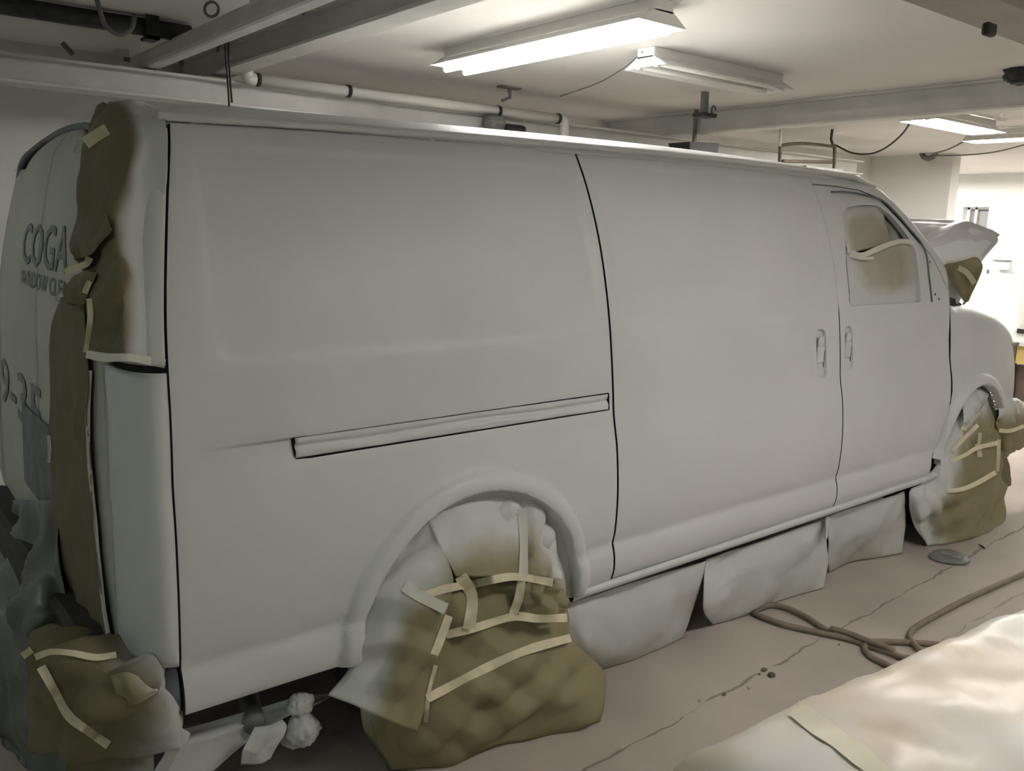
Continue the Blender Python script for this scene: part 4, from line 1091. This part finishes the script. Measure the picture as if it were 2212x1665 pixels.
def hz(x, y, d=.02):
    px, py = z5b(x, y); a0 = hood_h[0]; nrm = np.cross(hood_f[0] - a0, hood_f[3] - a0); nrm = nrm / np.linalg.norm(nrm)
    dr = wdir(px, py); tt = np.dot(a0 - CAM, nrm) / np.dot(dr, nrm); return ('w', *(CAM + dr * tt * 0.978), 0.1)
HB = bvh_of([s1])
s2 = sheet('paper_corner', [[hz(1480,885),hz(1600,850),hz(1700,825),hz(1800,815)], [hz(1530,960),hz(1620,930),hz(1730,900),hz(1835,900)], [hz(1600,1080),hz(1660,1050),hz(1720,1030),hz(1790,1020)], [hz(1680,1210),hz(1690,1205),hz(1700,1200),hz(1715,1195)]], PAPER, 34, 34, .02, 8, 2.7, t)
HB2 = bvh_of([s1, s2]); tape(t, HB2, [(1625,905),(1690,940),(1730,985),(1765,1040)], 12, TAPE, z5b, lift=.01); tape(t, HB2, [(1520,860),(1640,835),(1760,800),(1830,830)], 6, TAPEW, z5b, lift=.01)
ms = MB().tube(crv([atY(*z5b(1660, 990), .15), atY(*z5b(1720, 1060), .14), atY(*z5b(1700, 1170), .13), atY(*z5b(1670, 1215), .12)], 16), .005, 6); ms.build('wire', DKSTEEL, t, True)

# ------------------------------------------------------------------ foreground: sheeted low object
ANG = math.radians(-6.0); e0 = atZ(1540, 1590, .85)
def drape(nx, ny, hx, hy, r, hang, top):
    """sheet lying over a rounded block: flat top, rolled edges, hanging sides"""
    def roll(s, h):
        e = abs(s) - h
        if e <= 0: return s, 0.0, 0.0
        a_ = min(e / r, math.pi / 2); rest = max(0, e - r * math.pi / 2)
        return math.copysign(h + r * math.sin(a_) + rest * 0.06, s), r * (1 - math.cos(a_)) + rest, rest
    ex = r * math.pi / 2 + hang; V = []
    us = np.linspace(-hx - ex, hx + ex, nx); vs_ = np.linspace(-hy - ex, hy + ex, ny)
    for u in us:
        for v in vs_:
            x, dx, rx = roll(u, hx); y, dy, ry = roll(v, hy); d = max(dx, dy) + 0.25 * min(dx, dy)
            V.append((x, y, max(0.01, top - min(d, hang + r) - 0.05 * (v / (hy + ex)) ** 2)))
    return V
nx, ny = 150, 110; hx, hy = 1.25, .55
V0 = drape(nx, ny, hx, hy, .10, .55, .85)
ctr = np.array([e0[0], e0[1]]); V = []
for x, y, z in V0:
    lx = x + hx + .06; ly = y - hy - .035
    X = ctr[0] + lx * math.cos(ANG) - ly * math.sin(ANG); Y = ctr[1] + lx * math.sin(ANG) + ly * math.cos(ANG)
    p = Vector((X, Y, z)); h = noise.turbulence(p * 3.2, 3, True) - .4; h2 = noise.turbulence(Vector((X * 2.2 + 5, Y * 9, z * 3)), 2, True) - .4
    h3 = crumple((X, Y, z), 5.0, 1.1); V.append((X + .01 * h, Y + .012 * h2, max(.01, z + .012 * h + .010 * h2 + .009 * h3 + .004 * crumple((X * 1.7, Y * 2.3, z), 9.0, 4.0))))
def cover_material():
    m = mat('plastic_over_paper', (0.80, 0.775, 0.73), 0.38, 0.45, col2=(0.78, 0.68, 0.54), scale=2.6, lo=.40, hi=.58)
    return m
t = thing('sheeted_block', 'cream plastic sheet draped over a low rounded object in the foreground', 'dust sheet', (ctr[0] + 1.2, ctr[1] - .6, 0))
cov = mesh('dust_sheet', V, grid_faces(nx, ny), cover_material(), t); cov.modifiers.new('s', 'SOLIDIFY').thickness = .002
CB = bvh_of([cov])
tp = tape(t, CB, [(1715, 1528), (1780, 1575), (1850, 1625), (1930, 1690)], 42, mat('pale_yellow_tape', (.84, .78, .60), .45), None, lift=.012, thr=.3)
c, s_ = math.cos(ANG), math.sin(ANG)
m = MB().box((ctr[0] + .10, ctr[1] - 1.10, 0.0), (ctr[0] + 2.5, ctr[1] - .12, .78), rot=Matrix.Rotation(ANG, 3, 'Z'), pivot=(ctr[0], ctr[1], 0)); m.build('support_block', BROWNP, t, bevel=.05)

# ------------------------------------------------------------------ floor items
z7 = lambda x, y: (1450 + .3445 * x, 1150 + .3445 * y)
path = [(2300,215),(2212,260),(1900,400),(1700,500),(1540,590),(1497,640),(1510,690),(1570,750),(1640,800),(1560,880),(1420,870),(1340,825),(1245,772),(1215,722),(1255,692),(1380,687),(1500,690),(1680,706),(1740,745),(1650,800),(1480,785),(1380,760),(1230,710),(1100,655),(980,615),(840,530),(700,470),(600,462),(520,500),(580,535),(720,585),(960,635),(1110,668),(1250,715),(1390,765),(1480,800),(1560,860)]
pts = [atZ(*z7(*q), .013) for q in path]
c = crv(pts, 260)
for i in range(260): c[i][2] = .013 + .004 * math.sin(i * .11) ** 2 + (.018 if 150 < i < 172 else 0)
hs = MB().tube(c, .0125, 8).build('air_hose', HOSE, None, True); tag(hs, 'dusty brown air hose looping across the concrete floor', 'hose')
p = atZ(2050, 1206, .0)
V = []; n = 40; rr = [0, .06, .085, .092]
for k, r_ in enumerate(rr):
    for i in range(n):
        a_ = 2 * math.pi * i / n; k2 = 1 + .05 * math.sin(3 * a_); V.append((p[0] + r_ * k2 * 1.12 * math.cos(a_), p[1] + r_ * k2 * math.sin(a_), .012 - (.009 if k == 3 else 0) + .0012 * math.sin(2 * a_) * (k / 3)))
F = [(k*n+i, k*n+(i+1) % n, (k+1)*n+(i+1) % n, (k+1)*n+i) for k in range(3) for i in range(n)]
d = mesh('metal_disc', V, F, DISC); d.modifiers.new('s', 'SOLIDIFY').thickness = .004; tag(d, 'flat dull grey metal disc lying on the floor', 'disc')
q = MB().tube([atZ(2086 + 30, 1176, .006), atZ(2122, 1180, .008), atZ(2128, 1185, .005)], [.003, .005, .003], 6).build('wire_scrap', DKSTEEL, None, True); tag(q, 'dark scrap of wire near the grey disc', 'scrap')
for k, (px, py, r_) in enumerate([(1651, 1446, .010), (1667, 1457, .013), (1618, 1485, .006), (1640, 1456, .005), (1564, 1499, .007), (1512, 1512, .006), (1812, 1392, .004)]):
    p = atZ(px, py, r_ * .5)
    b_ = blob('grit', p, r_, k * 1.7, None, mat('grit_%d' % k, ((.16, .13, .10), (.12, .10, .08), (.45, .42, .38))[k % 3], .9), (1.2, 1, .55))
    tag(b_, ('dark crumb of grit sitting right on the cracked joint', 'largest dark crumb of grit, just beside the cracked joint', 'pale crumb of grit off the near side of the joint', 'tiny crumb touching the left of the joint crumb', 'small dark crumb further left along the joint', 'leftmost pale crumb of grit on the floor', 'tiny dark crumb of grit below the crossing hoses')[k], 'grit', 'grit along the floor joint')

# ------------------------------------------------------------------ under the ceiling: pipes, cables, brackets
def tubes(name, label, cat, pts, r, m, n=8, k=None, **kw):
    q = MB().tube(crv(pts, k or max(8, len(pts) * 6)), r, n).build(name, m, None, True); return tag(q, label, cat, **kw)
# white pipe along the wall beam, elbows at both ends
yp = ybm - .05
t = thing('drain_pipe', 'white plastic pipe running along the back wall beam', 'pipe', tuple(atY(560, 172, yp)))
a_, b_ = atY(556, 172, yp), atY(1205, 256, yp)
za = min(a_[2], ZC - .03); 
MB().tube([a_, b_], .032, 12).build('pipe_run', PVC, t, True)
u0 = atY(529, 126, yp)
MB().tube(crv([a_, atY(541, 170, yp), atY(535, 162, yp), (u0[0], yp, min(u0[2], ZC))], 16), .035, 12).build('elbow', PVC, t, True)
MB().tube(crv([b_, atY(1215, 258, yp), atY(1219, 268, yp), atY(1219, 300, yp)], 16), .035, 12).build('elbow', PVC, t, True)
for px, py in ((556, 172), (752, 197), (1076, 240), (1205, 256)):
    p = atY(px, py, yp); MB().tube([(p[0] - .012, p[1], p[2]), (p[0] + .012, p[1], p[2])], .038, 12).build('pipe_clip', DKSTEEL, t, True)
# dark pipe in the left bay
yk = 2.6
a_, b_ = atY(-40, 4, yk), atY(410, 62, yk)
a_[2] = b_[2] = min((a_[2] + b_[2]) / 2, ZC - .05); a_[0] = XL
tubes('dark_pipe', 'thick dark steel pipe under the left ceiling bay', 'pipe', [a_, b_], .042, DKSTEEL, 12)
p = atY(330, 40, yk - .06)
q = MB().box((p[0] - .03, yk - .06, a_[2] - .06), (p[0] + .03, yk - .045, ZC)).box((p[0] - .03, yk - .06, a_[2] - .06), (p[0] + .03, yk + .05, a_[2] - .045)).build('pipe_hanger', DKSTEEL); tag(q, 'dark strap holding the thick pipe to the ceiling', 'bracket')
tubes('hanging_hose', 'thin grey hose looping below the dark pipe', 'hose', [(*atY(209, 0, 2.4)[:2], ZC), atY(218, 30, 2.4), atY(230, 58, 2.4), atY(258, 75, 2.4), atY(284, 62, 2.4), atY(291, 34, 2.4)], .011, GREYSTEEL)
V = [atY(457 + 15 * math.cos(a__), 20 + 16 * math.sin(a__), 1.9) for a__ in np.linspace(0, 2 * math.pi, 20)]
tubes('wire_ring', 'small dark wire ring hung by the square tube', 'ring', V, .006, GREYSTEEL, k=40)
tubes('steel_rod', 'short dark rod end right of the square tube', 'rod', [atY(560, 2, 1.5), atY(657, 24, 1.5)], .016, DKSTEEL)
for lab, a_, b_, y in (('thin dark rod leaning on the wall beam', (134, 92), (158, 118), 3.3), ('short upright rod above the wall beam', (391, 117), (392, 146), 3.3), ('dark stub where the square tube meets the beam', (268, 128), (290, 132), 3.3)):
    tubes('steel_rod', lab, 'rod', [atY(*a_, y), atY(*b_, y)], .014, GREYSTEEL)
# bracket with hanging cords
t = thing('cord_bracket', 'dark ceiling bracket with two cords hanging behind the van', 'bracket', tuple(atY(480, 75, 2.3)))
p, q = atY(443, 70, 2.3), atY(498, 84, 2.3)
MB().box((p[0], 2.27, q[2] + .02), (q[0], 2.33, p[2])).build('bracket_plate', DKSTEEL, t, bevel=.005)
MB().box((q[0] - .02, 2.28, p[2]), (q[0] - .005, 2.32, ZC)).build('bracket_strap', DKSTEEL, t)
MB().tube([atY(452, 84, 2.3), atY(446, 96, 2.3), atY(443, 106, 2.3)], .007, 6).build('cord_end', DKSTEEL, t, True)
MB().tube([atY(474, 86, 2.3), atY(474, 98, 2.3), atY(470, 112, 2.3)], [.014, .011, .004], 8).build('plug', BLACKP, t, True)
MB().tube(crv([atY(485, 86, 2.3), atY(490, 150, 2.3), atY(496, 240, 2.3)], 14), .005, 6).build('cord', DKSTEEL, t, True)
MB().tube(crv([atY(493, 88, 2.3), atY(496, 150, 2.3), atY(501, 222, 2.3)], 14), .005, 6).build('cord', DKSTEEL, t, True)
# dark object on the wall beam
yq = ybm - .14
t = thing('wall_speaker', 'dark twin-lobed speaker on the beam below the lit lamp', 'speaker', tuple(atY(1100, 285, yq)))
a_, b_ = atY(1062, 245, yq), atY(1140, 288, yq)
MB().box((a_[0], yq, b_[2]), ((a_[0] + b_[0]) / 2 - .02, ybm - .005, a_[2])).build('cabinet', GREYSTEEL, t, bevel=.04)
MB().box(((a_[0] + b_[0]) / 2 - .03, yq, b_[2]), (b_[0], ybm - .005, a_[2] - .05)).build('cabinet', BLACKP, t, bevel=.05)
# ceiling hook bracket right of it
p = atZ(1100, 188, ZC - .002)
t = thing('ceiling_hook', 'small grey hook bracket on the ceiling below the lit lamp', 'hook', (p[0], p[1], ZC))
MB().box((p[0] - .09, p[1] - .03, ZC - .012), (p[0] + .09, p[1] + .03, ZC)).build('hook_plate', GREYSTEEL, t)
MB().tube([(p[0], p[1], ZC - .01), (p[0] + .01, p[1], ZC - .07), (p[0] - .06, p[1], ZC - .10)], .012, 6).build('hook', GREYSTEEL, t, True)
p = atZ(1520, 250, 2.44)
t = thing('ceiling_hook', 'dark hook bracket hanging in front of the crossing beam', 'hook', (p[0], p[1], ZC))
MB().box((p[0] - .02, p[1] - .02, 2.46), (p[0] + .02, p[1] + .02, ZC)).build('hook_stem', GREYSTEEL, t)
MB().box((p[0] - .06, p[1] - .05, 2.43), (p[0] + .08, p[1] + .05, 2.455)).build('hook_plate', DKSTEEL, t)
MB().tube([(p[0] + .03 + .022 * math.cos(a__), p[1] - .06, 2.475 + .028 * math.sin(a__)) for a__ in np.linspace(0, 5, 12)], .005, 6).build('hook_ring', DKSTEEL, t, True)
p = atY(1572, 240, 2.7)
t = thing('wire_guide', 'pale wire frame hanging by the dark hook', 'wire', tuple(p))
MB().tube([atY(1560, 255, 2.7), atY(1567, 205, 2.7), atY(1587, 205, 2.7), atY(1586, 255, 2.7), atY(1560, 255, 2.7)], .008, 6).build('frame', PVC, t, True)
MB().tube([(*atY(1577, 205, 2.7)[:2], atY(1577, 205, 2.7)[2]), (*atY(1577, 205, 2.7)[:2], ZC)], .006, 6).build('stem', PVC, t, True)
# black box below the crossing beam
y_ = 2.6; a_, b_ = atY(1490, 306, y_), atY(1552, 345, y_)
t = thing('hanging_speaker', 'black tapered speaker box behind the van roof', 'speaker', (a_[0] + .1, y_, b_[2]))
w = b_[0] - a_[0]
V = [(a_[0], y_, a_[2]), (b_[0], y_, a_[2] + .02), (b_[0], y_ + .22, a_[2] + .02), (a_[0], y_ + .22, a_[2]), (a_[0] + w * .12, y_ + .02, b_[2] - .08), (b_[0] - w * .08, y_ + .02, b_[2] - .08), (b_[0] - w * .08, y_ + .2, b_[2] - .08), (a_[0] + w * .12, y_ + .2, b_[2] - .08)]
mesh('cabinet', V, [(0,1,2,3),(7,6,5,4),(0,4,5,1),(1,5,6,2),(2,6,7,3),(3,7,4,0)], BLACKP, t, False)
MB().box((a_[0] + w * .46, y_ + .10, a_[2]), (a_[0] + w * .54, y_ + .12, ZC)).build('hanger', GREYSTEEL, t)
# tube rack beyond the van's roof
y_ = 2.6
P_ = lambda px, py, dy=0.0: atY(px, py, y_ + dy)
t = thing('tube_rack', 'brown tubular rack hanging behind the front of the roof', 'rack', tuple(P_(1740, 380)))
for pts, r_ in (([P_(1682, 420), P_(1685, 330), P_(1690, 314), P_(1740, 310), P_(1798, 316)], .014), ([P_(1802, 312), P_(1803, 340), P_(1800, 420)], .016), ([P_(1690, 348), P_(1796, 350)], .015)):
    MB().tube(crv(pts, 20), r_, 8).build('rack_tube', BROWNST, t, True)
p = P_(1684, 300); MB().tube([P_(1684, 316), (p[0], p[1], ZC)], .014, 8).build('rack_hanger', PVC, t, True)
p = P_(1797, 290); MB().tube([P_(1800, 316), P_(1795, 300), (p[0], p[1], ZC)], .012, 8).build('rack_hanger', BROWNST, t, True)
MB().box((P_(1720, 356)[0], y_ - .1, P_(1720, 366)[2]), (P_(1800, 356)[0], y_ + .25, P_(1720, 358)[2])).build('rack_shelf', GREYSTEEL, t)
# cables
tubes('lamp_cable', 'thin cable sagging from the unlit lamp towards the wall', 'cable', [(*atZ(1388, 112, ZC - .02)[:2], ZC - .02), atZ(1350, 145, ZC - .05), atZ(1290, 180, ZC - .05), atZ(1210, 208, ZC - .01)], .004, GREYSTEEL)
tubes('lamp_cable', 'dark cable sagging from the far lamp to the tube rack', 'cable', [atY(1972, 254, 1.4), atY(1950, 288, 1.7), atY(1915, 318, 2.0), atY(1880, 332, 2.2), atY(1840, 330, 2.4), atY(1806, 314, 2.6)], .008, DKSTEEL)
tubes('lamp_cable', 'thin cable from the round reel to the lamp at the right edge', 'cable', [atX(2015, 332, 9.0), atX(2050, 322, 8.6), atX(2085, 304, 8.2)], .008, GREYSTEEL)
tubes('lamp_cable', 'long grey cable sagging past the right edge under the lamps', 'cable', [atX(2018, 336, 9.0), atX(2080, 335, 8.8), atX(2150, 328, 8.5), atX(2230, 308, 8.2)], .007, GREYSTEEL)
# cable reel
c0 = atX(2007, 326, XP - .12)
t = thing('cable_reel', 'small grey reel on the short wall under the ceiling', 'reel', tuple(c0))
V = [(c0[0], c0[1] + .085 * math.cos(a__), c0[2] + .085 * math.sin(a__)) for a__ in np.linspace(0, 2 * math.pi, 24)]
MB().tube(V, .03, 8).build('reel_ring', GREYSTEEL, t, True)
MB().box((c0[0] + .02, c0[1] + .02, c0[2] - .02), (XP - .002, c0[1] + .14, c0[2] + .13)).build('reel_bracket', GREYSTEEL, t, bevel=.01)
# clamps near the upper right
p = atY(2132, 72, yD - .23)
q = MB().box((p[0] - .03, yD - .25, p[2] - .01), (p[0] + .03, yD - .2215, p[2] + .03)).build('beam_clamp', DKSTEEL, None, bevel=.01); tag(q, 'small dark clamp on the upper right beam', 'clamp')
t = thing('hanging_strap', 'black strap hook hanging at the right edge above the beam', 'strap', tuple(atX(2205, 160, xC - .3)))
MB().tube(crv([(*atX(2211, 80, xC - .3)[:2], ZC), atX(2213, 110, xC - .3), atX(2209, 150, xC - .3)], 12), .03, 8).build('strap', BLACKP, t, True)
blob('strap_hook', atX(2203, 160, xC - .3), .085, 2.2, t, BLACKP, (.8, 1, .7))

# ------------------------------------------------------------------ far bay: cabinet, dispenser, workbench
xw = wx - .02
a_, b_ = atX(2141, 590, wx - .35), atX(2190, 760, wx - .35)
t = thing('wall_cabinet', 'slim white cabinet against the bright end wall', 'cabinet', (wx - .2, (a_[1] + b_[1]) / 2, 0))
MB().box((wx - .34, b_[1], 0.06), (wx - .002, a_[1], a_[2])).build('carcass', FIXW, t, bevel=.008)
MB().box((wx - .355, b_[1] + .012, 0.09), (wx - .341, a_[1] - .012, a_[2] - .02)).build('cabinet_door', FIXW, t, bevel=.004)
MB().box((wx - .32, b_[1] + .02, 0.0), (wx - .02, a_[1] - .02, 0.06)).build('plinth', GREYSTEEL, t)
a_, b_ = atX(2146, 568, wx - .2), atX(2169, 583, wx - .2)
z0 = MB
t2 = thing('towel_dispenser', 'small pale dispenser above the white cabinet', 'dispenser', (wx - .1, (a_[1] + b_[1]) / 2, b_[2]))
MB().box((wx - .2, b_[1], b_[2]), (wx - .002, a_[1], a_[2] + .03)).build('dispenser_body', FIXW, t2, bevel=.02)
MB().box((wx - .21, b_[1] - .01, a_[2] + .03), (wx - .002, a_[1] + .01, a_[2] + .05)).build('dispenser_lid', GREYSTEEL, t2)
p = atX(2133, 586, wx - .02)
q = MB().box((wx - .03, p[1] - .012, p[2] - .03), (wx - .001, p[1] + .012, p[2] + .03)).build('light_switch', GREYSTEEL, None, bevel=.003); tag(q, 'tiny grey switch left of the white cabinet', 'switch')
# workbench at the right edge
xb = 7.6
def bp(px, py): return atX(px, py, xb)
k0 = bp(2188, 736)
t = thing('workbench', 'wooden workbench with a yellow apron beyond the van nose', 'workbench', (xb + .4, k0[1] - .6, 0))
zt_ = k0[2]; yb_ = bp(2170, 740)[1]
MB().box((xb, yb_ - 1.6, zt_ - .04), (xb + .75, yb_, zt_)).build('bench_top', PVC, t, bevel=.006)
MB().box((xb + .03, yb_ - 1.57, zt_ - .20), (xb + .06, yb_ - .03, zt_ - .041)).build('apron', YELLOW, t)
MB().box((xb + .10, yb_ - 1.5, .12), (xb + .68, yb_ - .08, zt_ - .22)).build('lower_shelf_panel', BROWNP, t)
for x in (xb + .05, xb + .70):
    for y in (yb_ - .06, yb_ - 1.54): MB().box((x - .035, y - .035, 0), (x + .035, y + .035, zt_ - .041)).build('leg', BROWNP, t)
p = bp(2200, 720)
t2 = thing('white_tool_case', 'white moulded case with a dark catch on the workbench', 'case', (xb + .25, p[1] - .2, zt_))
V = []
y0_, y1_ = bp(2186, 720)[1], bp(2250, 720)[1]
pr = [(0, 0), (0, .07), (.35, .17), (1, .20), (1, 0)]
q = MB(); n = 5
q.add([(xb + .05, y0_ + (y1_ - y0_) * u, zt_ + .002 + v) for u, v in pr] + [(xb + .40, y0_ + (y1_ - y0_) * u, zt_ + .002 + v) for u, v in pr], [tuple(range(5)), tuple(reversed(range(5, 10)))] + [(i, (i + 1) % 5, 5 + (i + 1) % 5, 5 + i) for i in range(5)])
q.build('case_body', FIXW, t2, bevel=.01)
c_ = bp(2201, 716); MB().box((xb + .035, c_[1] - .03, max(c_[2] - .02, zt_ + .01)), (xb + .05, c_[1] + .03, max(c_[2] + .02, zt_ + .05))).build('catch', SEAM, t2)
y0_ = bp(2182, 700)[1]
q = MB().box((xb + .45, y0_ - .9, zt_), (xb + .60, y0_, zt_ + .17)).build('dark_box', DKSTEEL, None, bevel=.01); tag(q, 'low dark box behind the white case on the workbench', 'box')
t3 = thing('paper_stack', 'stack of white paper on the dark box', 'paper', (xb + .5, y0_ - .45, zt_ + .17))
for k in range(4):
    MB().box((xb + .46 - .01 * k, y0_ - .9 + .02 * k, zt_ + .171 + .02 * k), (xb + .66, y0_ + .05 - .03 * k, zt_ + .19 + .02 * k)).build('paper_sheet', FIXW, t3)
print('objects', len(bpy.data.objects), 'tris', sum(len(o.data.polygons) for o in bpy.data.objects if o.type == 'MESH'))
